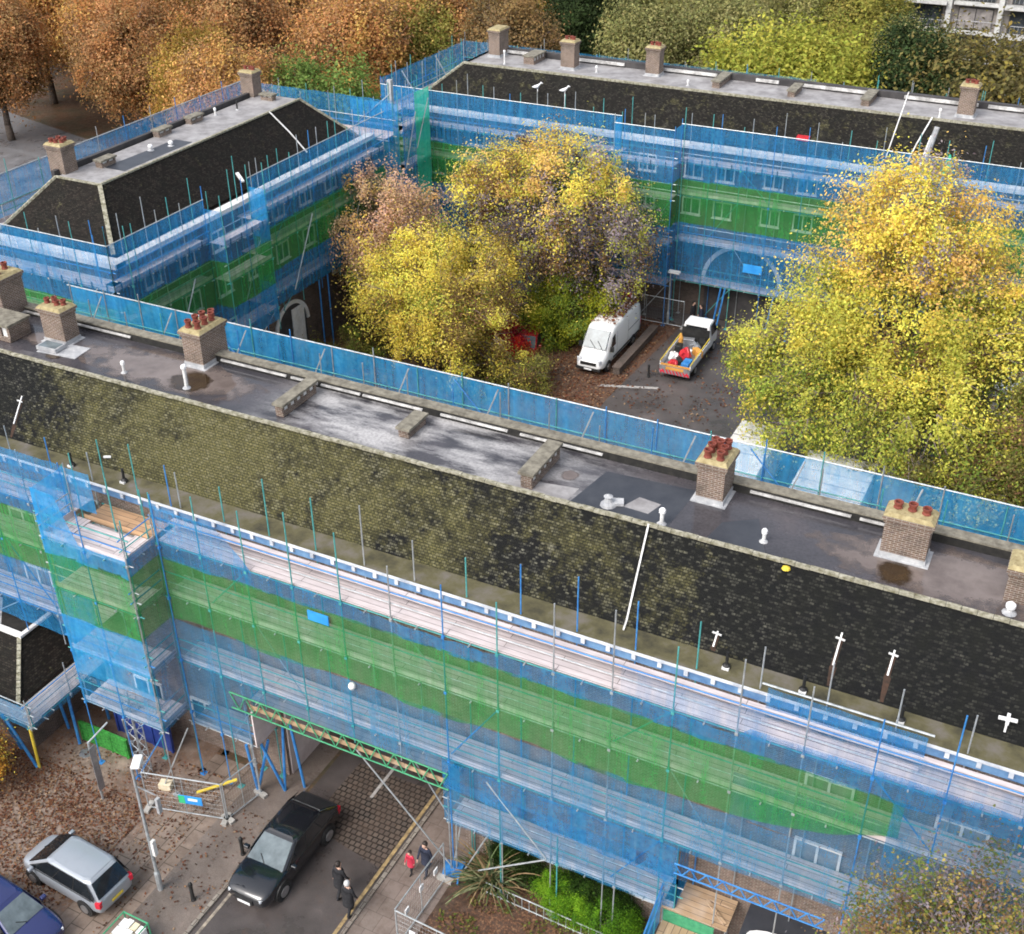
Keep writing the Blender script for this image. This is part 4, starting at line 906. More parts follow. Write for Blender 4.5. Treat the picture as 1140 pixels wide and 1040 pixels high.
def car(name,label,loc,rz,paint,secs,cab,zb=.22,wheels=(1.35,-1.35),W=1.8,screen='screen_glass',plate=True,roof=None,grp=None,lampw=.42,wr=.33,rail=None):
    root=thing(name,label,'car',loc,rz,grp)
    rings=[]
    for x,hw,zt,zl in secs:
        h=zt-zl
        half=[(.80,zl),(.97,zl+.06),(1.0,zl+.30*h),(1.0,zl+.62*h),(.96,zl+.86*h),(.86,zt-.02),(.5,zt+.012),(0,zt+.02)]
        ring=[(x,-hw*a,z) for a,z in half]+[(x,hw*a,z) for a,z in half[-2::-1]]
        rings.append(ring)
    b=MB(); b.loft(rings); o=subsurf(b.build('body',M[paint],root,smooth=True,local=True,uv=False),2)
    xf,xrf,xrr,xb,hb,hr,zbelt,zroof=cab
    def P(t,side,k):  # point on cabin side: t 0 rear..1 front, k 0 belt..1 roof
        base=xb+(xf-xb)*t; top_=xrr+(xrf-xrr)*t
        return Vector((base+(top_-base)*k, side*(hb+(hr-hb)*k), zbelt+(zroof-zbelt)*k))
    c=MB()
    def prof(k): 
        pts=[]
        for t in (0,.12,.5,.88,1): pts.append(P(t,-1,k))
        for t in (1,.88,.5,.12,0): pts.append(P(t,1,k))
        for i in (0,9): pts[i].y*=.84
        for i in (4,5): pts[i].y*=.86
        return pts
    pt=prof(1); cx_=sum(p.x for p in pt)/10
    c.loft([prof(-.06),prof(.5),prof(.93),[Vector((cx_+(p.x-cx_)*.96,p.y*.93,p.z)) for p in pt],[Vector((cx_+(p.x-cx_)*.86,p.y*.80,p.z+.035)) for p in pt]])
    top_=[]; 
    cb=bevel(c.build('cabin',M[paint],root,local=True,uv=False),.06,3)
    # crowned roof skin
    rf=MB(); gx=10; gy=6; base=len(rf.v)
    for i in range(gx+1):
        for j in range(gy+1):
            t=i/gx; s_=j/gy*2-1; x=xrr+.10+(xrf-xrr-.2)*t; taper=1-.12*(abs(2*t-1)**3)
            rf.v.append((x,s_*hr*.84*taper,zroof+.030+.035*(1-s_*s_)*(1-(2*t-1)**4*.8)))
    for i in range(gx):
        for j in range(gy):
            k=i*(gy+1)+j; rf.f.append((k,k+gy+1,k+gy+2,k+1)); rf.m.append(0)
    rf.build('roof',M[roof or paint],root,smooth=True,local=True,uv=False)
    def quad(nm,pts,mat,off):
        n=(pts[1]-pts[0]).cross(pts[2]-pts[0]).normalized(); 
        m=MB(); m.loft([[p-n*.01 for p in pts],[p+n*off for p in pts]]); return m.build(nm,M[mat],root,local=True,uv=False)
    e=.018
    A=P(1,-1,.05);B=P(1,1,.05);Cc=P(1,1,.93);D=P(1,-1,.93)
    for p in (A,B,Cc,D): p.y*=.86
    ws=quad('windscreen',[A,B,Cc,D],screen,e)
    wp=MB(); wp.beam(A.lerp(B,.5)+Vector((.03,0,.02)),A.lerp(D,.3).lerp(B.lerp(Cc,.3),.28)+Vector((.04,0,.02)),.025,.015); wp.build('wiper',M['black_plastic'],ws,local=True,uv=False)
    A=P(0,1,.12);B=P(0,-1,.12);Cc=P(0,-1,.92);D=P(0,1,.92)
    for p in (A,B,Cc,D): p.y*=.84
    quad('rear_window',[A,B,Cc,D],'car_glass',e)
    for s_ in (-1,1):
        q=[P(.03,s_,.06),P(.97,s_,.06),P(.93,s_,.92),P(.07,s_,.92)]
        if s_>0: q=q[::-1]
        quad('pillar_trim',q,'black_plastic',.004)
        for t0,t1 in ((.05,.33),(.345,.63),(.645,.95)):
            q=[P(t0,s_,.10),P(t1,s_,.10),P(min(t1,.92),s_,.88),P(max(t0,.08),s_,.88)]
            if s_>0: q=q[::-1]
            quad('side_window',q,'car_glass',.012)
        mr=MB(); p=P(.9,s_,.05); mr.obox((p.x,p.y+s_*.14,p.z+.05),(.16,.22,.15)); bevel(mr.build('door_mirror',M[paint],root,local=True,uv=False),.04)
        if rail: MB().beam(P(.1,s_,1)+Vector((0,0,.05)),P(.9,s_,1)+Vector((0,0,.05)),.03,.03).build('roof_rail',M[rail],root,local=True,uv=False)
        MB().beam(P(.08,s_,.02)+Vector((0,s_*.012,0)),P(.94,s_,.02)+Vector((0,s_*.012,0)),.02,.025).build('window_trim',M['chrome'] if rail else M['black_plastic'],root,local=True,uv=False)
    xF,hF,zF,_=secs[-1]; xR,hR,zR,_=secs[0]
    for s_ in (-1,1):
        MB().obox((xF-.20,s_*hF*.84,zF-.03),(.22,lampw*.8,.10),-s_*.45).build('headlight',M['lamp_clear'],root,local=True,uv=False)
        MB().obox((xR+.12,s_*hR*.98,zR-.12),(.2,.24,.26),s_*.25).build('tail_light',M['lamp_red'],root,local=True,uv=False)
    g_=MB(); g_.box(xF-.06,-hF*.55,.42,xF+.015,hF*.55,zF-.08); g_.build('grille',M['black_plastic'],root,local=True,uv=False)
    if plate:
        MB().box(xF+.016,-.26,.40,xF+.03,.26,.51).build('number_plate',M['white_clean'],root,local=True,uv=False); MB().box(xR-.03,-.26,.55,xR-.012,.26,.66).build('number_plate',M['yellow'],root,local=True,uv=False)
    for x in wheels:
        for s_ in (-1,1):
            a=MB(); a.lathe((x,s_*(W/2-.10),wr+.02),[(wr+.07,-.10),(wr+.07,.108)],20,axis='y'); a.build('wheel_arch',M['black_plastic'],root,local=True,uv=False); wheel(root,x,s_*(W/2-.09),wr)
    return root
DN=math.radians(-90)
suv=[(-2.38,.70,.80,.38),(-2.28,.84,.98,.30),(-1.5,.91,1.04,.24),(0,.92,1.03,.22),(1.0,.91,1.02,.23),(1.7,.90,.98,.24),(2.18,.84,.86,.28),(2.36,.66,.72,.36)]
car('parked_car','glossy black crossover car standing on the road before the archway',(-21.72,23.78,0.004),math.radians(-90),'black_car',suv,(1.15,.15,-1.35,-2.28,.88,.68,.98,1.52),W=1.86,wr=.35).scale=(1.07,1.06,1.0)
mpv=[(-2.14,.72,.92,.36),(-2.06,.83,1.02,.28),(-1.3,.87,1.02,.22),(0,.875,1.0,.20),(1.0,.87,.98,.20),(1.5,.86,.94,.22),(1.9,.79,.84,.26),(2.1,.62,.72,.32),(2.17,.44,.62,.36)]
car('parked_car','silver people carrier parked on the leafy forecourt',(-28.05,19.5,0.006),math.radians(176),'silver_car',mpv,(1.58,.50,-1.68,-2.10,.85,.70,.94,1.62),W=1.75,screen='car_glass',wr=.31)
sal=[(-2.2,.70,.80,.36),(-2.1,.83,.94,.28),(-1.3,.88,.97,.22),(0,.885,.96,.20),(1.0,.88,.94,.20),(1.6,.86,.88,.22),(2.05,.78,.76,.26),(2.2,.60,.64,.34)]
car('parked_car','dark blue car cut by the picture corner beside the silver people carrier',(-28.85,17.0,0.006),math.radians(-5),'navy_car',sal,(1.15,.30,-1.3,-2.0,.84,.64,.92,1.46),W=1.78,wr=.32)
car('parked_car','red car half hidden by yellow leaves beside the white van',(-32.0,66.0,.014),math.radians(-80),'red_car',sal,(1.15,.30,-1.3,-2.0,.84,.64,.92,1.46),W=1.78,wr=.32)
car('parked_car','dark car parked far off beside a small brick house',(-81.0,165.5,.02),math.radians(10),'black_car',sal,(1.15,.30,-1.3,-2.0,.84,.64,.92,1.46),W=1.78,wr=.32)
# white panel van
vr=thing('panel_van','white panel van with fallen leaves on its roof in the courtyard','van',(-27.15,68.2,.012),math.radians(-90))
def vring(x,hw,z0,z1,tum=.9):
    h=z1-z0; half=[(.88,z0),(.98,z0+.08),(1.0,z0+.25*h),(1.0,z0+.5*h),(.97,z0+.72*h),(tum,z1-.10),(tum-.10,z1-.015),(.4,z1+.02)]
    return [(x,-hw*a,z) for a,z in half]+[(x,hw*a,z) for a,z in half[::-1]]
b=MB(); b.loft([vring(-3.45,.94,.45,2.55),vring(-3.38,.99,.36,2.68),vring(-1,1.0,.34,2.72),vring(1.15,1.0,.34,2.70),vring(1.45,.99,.34,2.6),vring(1.75,.985,.34,2.35,.86),vring(2.25,.98,.34,1.75,.84),vring(2.5,.97,.34,1.36,.86),vring(3.05,.93,.36,1.18,.84),vring(3.38,.82,.42,1.0,.8),vring(3.45,.7,.46,.86,.8)])
bd=subsurf(b.build('body',M['white_van'],vr,smooth=True,local=True,uv=False),1)
w=MB(); w.loft([[(1.62,-.76,2.45),(1.62,.76,2.45),(2.42,.80,1.50),(2.42,-.80,1.50)],[(1.74,-.76,2.54),(1.74,.76,2.54),(2.56,.80,1.56),(2.56,-.80,1.56)]]); ws_=w.build('windscreen',M['screen_glass'],vr,local=True,uv=False)
MB().beam((2.58,.1,1.58),(2.27,-.4,1.95),.03,.02).beam((2.58,.6,1.58),(2.27,.15,1.95),.03,.02).build('wiper',M['black_plastic'],ws_,local=True,uv=False)
for s_ in (-1,1):
    q=[(1.25,s_*.985,1.5),(2.15,s_*.985,1.42),(1.75,s_*.945,2.1),(1.25,s_*.935,2.2)]
    w=MB(); w.loft([q,[(x,y+s_*.025,z) for x,y,z in q]]); w.build('side_window',M['car_glass'],vr,local=True,uv=False)
    MB().obox((2.15,s_*1.12,1.5),(.14,.22,.34)).build('door_mirror',M['black_plastic'],vr,local=True,uv=False)
    MB().obox((3.28,s_*.68,.98),(.2,.3,.26),-s_*.4).build('headlight',M['lamp_clear'],vr,local=True,uv=False)
    MB().box(-3.47,s_*.78,1.0,-3.42,s_*.93,1.5).build('tail_light',M['lamp_red'],vr,local=True,uv=False)
    MB().box(-2.9,s_*1.0,.62,1.6,s_*1.018,.74).build('side_rub_strip',M['black_plastic'],vr,local=True,uv=False)
    dl=MB(); dl.box(-.95,s_*1.0,.5,-.935,s_*1.006,2.3); dl.box(.98,s_*.998,.5,.995,s_*1.005,2.3); dl.box(-2.9,s_*.99,1.5,-.95,s_*1.006,1.53); dl.build('door_seam',M['black_plastic'],vr,local=True,uv=False)
MB().box(3.36,-.55,.72,3.47,.55,.92).build('grille',M['black_plastic'],vr,local=True,uv=False); MB().box(3.2,-.85,.38,3.49,.85,.55).build('bumper',M['black_plastic'],vr,local=True,uv=False); MB().box(3.491,-.26,.42,3.51,.26,.53).build('number_plate',M['white_clean'],vr,local=True,uv=False)
for x in (2.4,-1.9):
    for s_ in (-1,1):
        a=MB(); a.lathe((x,s_*.9,.38),[(.42,-.1),(.42,.115)],18,axis='y'); a.build('wheel_arch',M['black_plastic'],vr,local=True,uv=False); wheel(vr,x,s_*.92,.35)
r=np.random.RandomState(4); n=900; P_=np.c_[r.uniform(-3.3,1.2,n),r.uniform(-.8,.8,n),np.full(n,2.76)+r.uniform(0,.04,n)]; P_=P_[(r.uniform(0,1,n)<np.clip((1.3-P_[:,0])/3,0.1,1))]
pal=np.array([(.26,.12,.07),(.34,.18,.10),(.18,.08,.05)])
lo=bpy.data.objects.new('fallen_leaves',leaf_mesh('fallen_leaves',P_,r.normal(size=P_.shape)*.3+[0,0,1],.15,pal[r.randint(0,3,len(P_))])); C.objects.link(lo); lo.location=vr.location; lo.rotation_euler=vr.rotation_euler
tag(lo,'reddish fallen leaves lying on the roof of the white van','fallen leaves',kind='stuff')
# dropside truck
tk=thing('dropside_truck','white dropside truck with yellow rails and striped tail loaded with red gear','truck',(-21.9,69.5,.008),math.radians(91))
MB().box(-3.0,-1.0,.62,1.1,1.0,.78).build('load_bed',M['steel'],tk,local=True,uv=False)
for s_ in (-1,1):
    MB().box(-2.98,s_*.98,.79,1.08,s_*1.03,1.2).build('side_board',M['white_van'],tk,local=True,uv=False)
    MB().beam((-2.95,s_*1.0,1.24),(1.0,s_*1.0,1.42),.05,.05).build('side_rail',M['yellow'],tk,local=True,uv=False)
tb=MB(); tb.box(-3.06,-1.02,.42,-3.0,1.02,.95); tbo=tb.build('tail_board',M['steel'],tk,local=True,uv=False)
st=MB()
for i in range(9):
    y=-1.0+i*.23; st.poly([(-3.064,y,.43),(-3.064,y+.11,.43),(-3.064,y+.25 if y+.25<1.01 else 1.01,.70),(-3.064,y+.14 if y+.14<1.01 else 1.01,.70)][::-1])
st.build('red_stripe',M['lamp_red'],tbo,local=True,uv=False)
MB().box(-2.99,-1.0,.96,-2.9,1.0,1.06).build('tail_rail',M['orange'],tk,local=True,uv=False); MB().box(-3.075,-.6,.72,-3.065,.6,.93).build('tail_panel',M['orange'],tk,local=True,uv=False)
cb_=MB(); cb_.loft([[(x,y,z) for x,y in ((1.2,-.98),(3.0,-.93),(3.05,.93),(1.2,.98))] for z in (.5,1.35)]+[[(x,y,2.2) for x,y in ((1.25,-.86),(2.35,-.82),(2.35,.82),(1.25,.86))]]); bevel(cb_.build('cab',M['white_van'],tk,local=True,uv=False),.08,3)
MB().box(1.17,-.72,1.42,1.21,.72,2.02).build('rear_window',M['car_glass'],tk,local=True,uv=False)
w=MB(); w.loft([[(3.0,-.78,1.42),(3.0,.78,1.42),(2.45,.72,2.1),(2.45,-.72,2.1)],[(3.05,-.78,1.44),(3.05,.78,1.44),(2.5,.72,2.12),(2.5,-.72,2.12)]]); w.build('windscreen',M['screen_glass'],tk,local=True,uv=False)
MB().box(1.1,-.95,.79,1.14,.95,1.9).build('headboard',M['black_plastic'],tk,local=True,uv=False)
for s_ in (-1,1):
    MB().obox((2.7,s_*1.1,1.5),(.12,.2,.34)).build('door_mirror',M['black_plastic'],tk,local=True,uv=False); MB().box(-3.08,s_*.72,.5,-3.065,s_*.98,.62).build('tail_light',M['lamp_red'],tk,local=True,uv=False)
    q=[(1.5,s_*.975,1.38),(2.75,s_*.95,1.38),(2.3,s_*.86,2.08),(1.5,s_*.88,2.08)]
    w=MB(); w.loft([q,[(x,y+s_*.03,z) for x,y,z in q]]); w.build('side_window',M['car_glass'],tk,local=True,uv=False)
for x in (2.2,-1.7):
    for s_ in (-1,1): wheel(tk,x,s_*.88,.34)
# the load
def blob(name,label,cat,loc,size,mat,seed,group=None):
    q=random.Random(seed); m=MB(); n=11; rings=[]
    for k,(z,s_) in enumerate(((0,.85),(.35,1.0),(.7,.85),(.95,.4))):
        rings.append([(loc[0]+size[0]*.5*s_*math.cos(2*PI*i/n)*q.uniform(.6,1.3),loc[1]+size[1]*.5*s_*math.sin(2*PI*i/n)*q.uniform(.6,1.3),loc[2]+size[2]*max(0,z+(q.uniform(-.16,.16) if z>0 else 0))) for i in range(n)])
    m.loft(rings); return tag(m.build(name,M[mat],None,uv=False),label,cat,group)
blob('load_bag','red plastic sheet bundled in the truck bed','bag',(-21.8,68.3,.8),(.7,.9,.75),'red',1)
blob('load_bag','pale bag beside the red bundle in the truck bed','bag',(-22.45,67.9,.8),(.6,.8,.5),'white',2)
blob('load_bag','small red bag at the tail of the truck bed','bag',(-22.2,67.1,.8),(.6,.5,.35),'red',3)
blob('load_bag','grey purple sack near the cab in the truck bed','bag',(-21.6,69.6,.8),(.8,.8,.6),'steel',4)
for i_,(x_,y_,sx_,sy_,sz_,mt_,lb_) in enumerate(((-21.3,67.2,.5,.9,.4,'tube_blue','blue tool case at the truck tail'),(-22.3,70.2,.9,.4,.5,'steel','grey case against the truck headboard'),(-21.25,70.1,.4,.7,.6,'black_plastic','black tool case near the truck headboard'),(-21.9,67.5,.35,.6,.3,'black_plastic','low black case between the bags in the truck bed'),(-21.2,69.0,.4,.8,.45,'orange','orange case along the right side of the truck bed'))):
    bevel(tag(MB().obox((x_,y_,.79+sz_/2),(sx_,sy_,sz_),.2*i_).build('tool_case',M[mt_],None,uv=False),lb_,'case'),.03)
gas=MB(); gas.lathe((-22.5,69.3,.8),[(.16,0),(.16,.9),(.1,1.05),(.05,1.2)],12); tag(gas.build('gas_bottle',M['orange'],None,uv=False),'orange gas bottle standing in the truck bed','gas bottle')
blk=MB(); blk.box(-22.6,68.4,.8,-22.2,69.0,1.5); bevel(tag(blk.build('tool_box',M['black_plastic'],None,uv=False),'black tool box standing in the truck bed','tool box'),.04)
# ------------------------------------------------------------------ people
def person(label,loc,rz,h,coat,legs,hair,stride=.22,bag=None,lean=.04):
    root=thing('person',label,'person',loc,rz)
    k=h/1.75; bm=bmesh.new(); sk=bm.verts.layers.skin.verify()
    def V(x,y,z,r): v=bm.verts.new((x*k,y*k,z*k)); v[sk].radius=(r*k,r*k); return v
    def E(a,b): bm.edges.new((a,b))
    pel=V(0,0,.95,.15); pel[sk].use_root=True
    sp=V(lean*.5,0,1.15,.155); ch=V(lean,0,1.36,.165); nk=V(lean*1.2,0,1.50,.06); hd0=V(lean*1.3+.01,0,1.58,.085); hd=V(lean*1.4+.015,0,1.67,.10); hd2=V(lean*1.4,0,1.73,.07)
    for a,b in ((pel,sp),(sp,ch),(ch,nk),(nk,hd0),(hd0,hd),(hd,hd2)): E(a,b)
    no=V(lean*1.4+.125,0,1.645,.016); E(hd,no)
    hands=[]
    for s_ in (-1,1):
        sw=stride*s_
        hp=V(0,.10*s_,.90,.105); kn=V(sw*.55+.03,.105*s_,.50,.072); an=V(sw-.04,.105*s_,.09,.048); toe=V(sw+.16,.115*s_,.035,.038)
        for a,b in ((pel,hp),(hp,kn),(kn,an),(an,toe)): E(a,b)
        sh=V(lean,.20*s_,1.42,.075); el=V(lean-sw*.35,.25*s_,1.13,.052); wr=V(lean-sw*.75+.06,.235*s_,.90,.036); pm=V(lean-sw*.8+.08,.225*s_,.82,.036)
        for a,b in ((ch,sh),(sh,el),(el,wr),(wr,pm)): E(a,b)
        for i in range(4):
            f1=V(pm.co.x/k+(-.028+.019*i)+.01,.225*s_,.765,.010); f2=V(pm.co.x/k+(-.028+.019*i)+.02,.215*s_,.72-.008*(1-abs(i-1.5)),.008); E(pm,f1); E(f1,f2)
        t1=V(pm.co.x/k+.045,.205*s_,.80,.010); t2=V(pm.co.x/k+.055,.19*s_,.765,.008); E(pm,t1); E(t1,t2)
    me=bpy.data.meshes.new('body'); bm.to_mesh(me); bm.free()
    o=bpy.data.objects.new('body',me); C.objects.link(o); m=o.modifiers.new('skin','SKIN'); m.use_smooth_shade=True; s_=o.modifiers.new('sub','SUBSURF'); s_.levels=1; s_.render_levels=1
    dg=bpy.context.evaluated_depsgraph_get(); me2=bpy.data.meshes.new_from_object(o.evaluated_get(dg)); o.modifiers.clear(); o.data=me2; o.parent=root; bpy.data.meshes.remove(me)
    for mm in (coat,legs,'skin','shoe'): me2.materials.append(M[mm])
    for p in me2.polygons:
        c=p.center/k; arm=abs(c.y)>.17
        p.material_index=2 if (c.z>1.50 or (arm and c.z<.88 and abs(c.y)>.18)) else (3 if c.z<.10 else (1 if c.z<.78 and not (arm and c.z>.7) else 0))
        p.use_smooth=True
    hm=MB(); cx=(lean*1.4)*k; rings=[]
    for z,r_ in ((1.60,.09),(1.68,.122),(1.75,.115),(1.80,.08),(1.825,.03)): rings.append([(cx-.028*k+r_*k*math.cos(2*PI*i/12)*(1.0 if math.cos(2*PI*i/12)<0.3 or z>1.72 else .55),r_*.92*k*math.sin(2*PI*i/12),z*k) for i in range(12)])
    hm.loft(rings); hm.build('hair',M[hair],root,local=True,smooth=True,uv=False)
    ey=MB()
    for s_ in (-1,1): ey.lathe((cx+.108*k,.036*k*s_,1.67*k),[(.004,-.008),(.011,0),(.004,.008)],6)
    ey.build('eyes',M['soot'],root,local=True,uv=False)
    ct=MB(); rings=[]
    for z,rx,ry,xo in ((.62,.20,.24,0),(.9,.185,.225,0),(1.12,.175,.215,lean*.5),(1.34,.165,.225,lean)): rings.append([((xo+rx*math.cos(2*PI*i/14))*k,ry*k*math.sin(2*PI*i/14),z*k) for i in range(14)])
    ct.loft(rings,close=False); ct.build('coat',M[coat],root,local=True,smooth=True,uv=False)
    return root
person('person in a dark coat walking on the road behind the pale haired person',(-18.95,23.3,.004),math.radians(75),1.76,'cloth_black','cloth_black','hair')
person('pale haired person in black walking on the road nearest the kerb',(-18.2,22.75,.004),math.radians(80),1.74,'cloth_black','cloth_black','hair_grey',.16)
person('person with dark hair and navy coat on the right pavement beside the child',(-16.62,25.6,.01),math.radians(-100),1.66,'cloth_navy','cloth_navy','hair',.2)
person('child in a bright red jacket walking beside the adult on the pavement',(-17.15,25.35,.01),math.radians(-100),1.18,'cloth_red','cloth_black','hair',.15)
person('person in black work clothes behind the truck at the far scaffold, left one',(-23.6,74.9,.008),math.radians(-20),1.78,'cloth_black','cloth_navy','hair',.1)
person('person in navy work clothes behind the truck at the far scaffold, right one',(-22.9,74.7,.008),math.radians(200),1.76,'cloth_navy','cloth_black','hair',.1)
# ------------------------------------------------------------------ street furniture
def bollard(label,x,y,h=.95,mat='black_plastic'):
    b=MB(); b.lathe((x,y,0),[(.10,0),(.10,.06),(.075,.1),(.07,h-.2),(.085,h-.18),(.085,h-.1),(.06,h-.03),(.01,h)],12)
    tag(b.build('bollard',M[mat],None,uv=False),label,'bollard','bollards along the kerb')
bollard('dark bollard on the left pavement beside the black car',-23.35,23.25); bollard('dark bollard on the left pavement nearer the silver car',-23.7,20.75); bollard('short bollard at the front of the truck bay in the courtyard',-23.5,66.2,.95)
lp=thing('street_lamp','grey street lamp with white head rising from the left pavement','street lamp',(-25.1,20.6,0))
MB().lathe((-25.1,20.6,0),[(.11,0),(.11,.9),(.065,1.0),(.05,6.3)],10).build('pole',M['galv'],lp,uv=False)
h_=MB(); h_.obox((-25.0,20.8,6.42),(.32,.62,.14),.5); bevel(h_.build('lamp_head',M['white_clean'],lp,uv=False),.05)
br=MB(); br.tube((-25.1,20.6,5.4),(-24.6,20.9,4.9),.03,6); br.obox((-24.55,20.9,4.4),(.12,.16,.7)); br.build('camera_bracket',M['lead'],lp,uv=False); MB().obox((-24.95,20.62,2.3),(.12,.16,.75)).build('notice_plate',M['white'],lp,uv=False)
sp=thing('street_pole','slim grey pole with cranked top on the leafy forecourt','pole',(-30.1,23.0,0))
MB().tube((-30.1,23.0,0),(-30.1,23.0,3.1),.05,8).tube((-30.1,23.0,3.1),(-29.85,23.9,3.5),.035,6).build('pole',M['galv'],sp,uv=False); MB().obox((-30.0,23.02,1.75),(.03,.30,2.3)).build('back_plate',M['steel'],sp,uv=False)
def yard_lamp(label,x,y,h,dx):
    l=thing('yard_lamp',label,'street lamp',(x,y,0)); MB().lathe((x,y,0),[(.1,0),(.1,.8),(.06,.9),(.05,h)],8).build('pole',M['galv'],l,uv=False); MB().obox((x+dx,y,h+.06),(.8,.35,.14)).build('lamp_head',M['white_clean'],l,uv=False)
yard_lamp('grey lamp post with flat white head by the far scaffold',-25.2,74.3,3.9,.25); yard_lamp('second white headed lamp, half hidden by the purple tree',-28.0,74.6,3.6,0)
sgn=thing('site_sign','red and white site notice on the far fence','sign',(-28.2,74.2,0)); MB().box(-28.6,74.15,1.2,-27.9,74.2,2.0).build('board',M['red'],sgn,uv=False); MB().box(-28.55,74.12,1.25,-27.95,74.147,1.5).build('message_panel',M['white'],sgn,uv=False); MB().tube((-28.25,74.22,0),(-28.25,74.22,2.0),.03,6).build('post',M['galv'],sgn,uv=False)
def fence_panel(label,a,b,h=2.0,clips=0,group='wire mesh fence panels',z=0.0):
    a=Vector((*a,z)); b=Vector((*b,z)); t=thing('mesh_fence_panel',label,'fence',tuple(a.lerp(b,.5)),0,group)
    f=MB(); u=Vector((0,0,1)); f.tube(a+u*.1,b+u*.1,.028,6); f.tube(a+u*h,b+u*h,.028,6); f.tube(a,a+u*(h+.02),.028,6); f.tube(b,b+u*(h+.02),.028,6); f.tube(a.lerp(b,.5),a.lerp(b,.5)+u*h,.018,5); f.build('frame',M['galv'],t,uv=False)
    L=(b-a).length; w=MB()
    for i in range(1,int(L/.12)): p=a.lerp(b,i*.12/L); w.tube(p+u*.1,p+u*h,.002,3)
    for i in range(1,int(h/.24)): w.tube(a+u*(.1+i*.24),b+u*(.1+i*.24),.002,3)
    w.build('wire_mesh',M['galv'],t,uv=False)
    d=(b-a).normalized(); nrm=Vector((d.y,-d.x,0))
    for p in (a,b): MB().obox((p.x,p.y,z+.07),(.62,.22,.13),math.atan2(nrm.y,nrm.x)).build('foot',M['concrete'],t,uv=False)
    for i in range(clips):
        p=a.lerp(b,.2+.3*i)+u*(1.2+.15*(i%2)); MB().obox(tuple(p+nrm*.03),(.04,.24,.26),math.atan2(nrm.y,nrm.x)).build('notice_plate',M['white_clean'],t,uv=False)
    return t
fence_panel('wire mesh fence panel by the lamp on the forecourt, holding the blue green sign',(-28.1,23.45),(-24.95,24.3))
fence_panel('wire mesh fence panel running from the blue green sign to the blue props',(-24.9,24.35),(-24.55,26.0))
fence_panel('wire mesh fence panel along the pavement beside the adult and child',(-15.95,22.4),(-15.85,25.6),clips=3,z=.012)
fence_panel('wire mesh fence panel in front of the strappy plant',(-15.9,22.35),(-12.6,22.2),clips=1,z=.018)
fence_panel('wire mesh fence panel across the far archway beside the lamp',(-29.5,74.0),(-24.0,74.1))
sg=thing('site_sign','blue and green site sign hung on the forecourt fence','sign',(-26.2,23.9,0)); MB().obox((-26.2,23.87,.95),(.95,.03,.42),.262).build('board',M['sign_blue'],sg,uv=False); MB().obox((-26.55,23.76,.95),(.26,.012,.40),.262).build('green_panel',M['sign_green'],sg,uv=False); MB().obox((-26.1,23.874,1.0),(.4,.012,.12),.262).build('text_strip',M['white_clean'],sg,uv=False)
tag(MB().obox((-28.2,24.6,.16),(.5,.35,.3),.3).build('cream_box',M['cream'],None,uv=False),'small cream box on the ground behind the mesh fence','box')
tag(MB().beam((-26.9,24.9,.05),(-25.6,25.9,.45),.12,.05).build('yellow_plank',M['yellow'],None,uv=False),'yellow plank lying behind the mesh fence','plank')
gh=MB(); gh.obox((-31.9,25.2,.55),(2.6,.12,1.0),.0); 
for i in range(4): gh.obox((-33.1+i*.8,25.2,.5),(.07,.16,1.0))
tag(gh.build('plastic_barrier',M['green_mesh'],None,uv=False),'bright green mesh barrier under the projecting scaffold bay','barrier')
bh=MB(); bh.box(-32.2,26.25,0,-29.2,26.33,1.9)
for i in range(4): bh.box(-32.2+i*.97,26.2,0,-32.1+i*.97,26.248,1.9)
tag(bh.build('site_hoarding',M['blue_board'],None,uv=False),'dark blue hoarding panel behind the green barrier','hoarding')
tag(MB().lathe((-32.5,24.6,.008),[(.28,0),(.28,.012),(.18,.014),(.01,.014)],18).build('manhole_cover',M['steel'],None,uv=False),'round grey manhole cover beneath the projecting bay','manhole cover')
cg=thing('carton_cage','green metal cage filled with white cartons at the bottom edge','cage',(-24.4,18.1,0)); c_=MB()
for x in (-24.95,-23.85):
    for y in (17.5,18.7): c_.tube((x,y,0),(x,y,1.0),.03,6)
for z in (.1,1.0):
    c_.tube((-24.95,17.5,z),(-23.85,17.5,z),.03,6).tube((-24.95,18.7,z),(-23.85,18.7,z),.03,6).tube((-24.95,17.5,z),(-24.95,18.7,z),.03,6).tube((-23.85,17.5,z),(-23.85,18.7,z),.03,6)
c_.box(-24.9,17.55,.08,-23.9,18.65,.12); c_.build('cage_frame',M['tube_green'],cg,uv=False)
for i in range(4):
    for j in range(3):
        tag(MB().box(-24.88+i*.25,17.58+j*.36,.121,-24.66+i*.25,17.90+j*.36,.82+.05*((i*j)%3)).build('carton',M['cream' if (i+j)%4==0 else 'white_clean'],None,uv=False),'white or cream carton standing in the green cage at the bottom edge','carton','cartons in the green cage')
# low railing in the bed
rl=thing('bed_railing','low grey metal railing along the planting bed','railing',(-11.5,25.6,0)); r_=MB(); r_.tube((-14.2,25.75,.62),(-8.6,25.6,.62),.025,6).tube((-14.2,25.75,.12),(-8.6,25.6,.12),.025,6)
for i in range(20): x=-14.2+5.6*i/19; r_.tube((x,25.75-.15*i/19,0),(x,25.75-.15*i/19,.62),.018,5)
r_.build('rails',M['galv'],rl,uv=False)
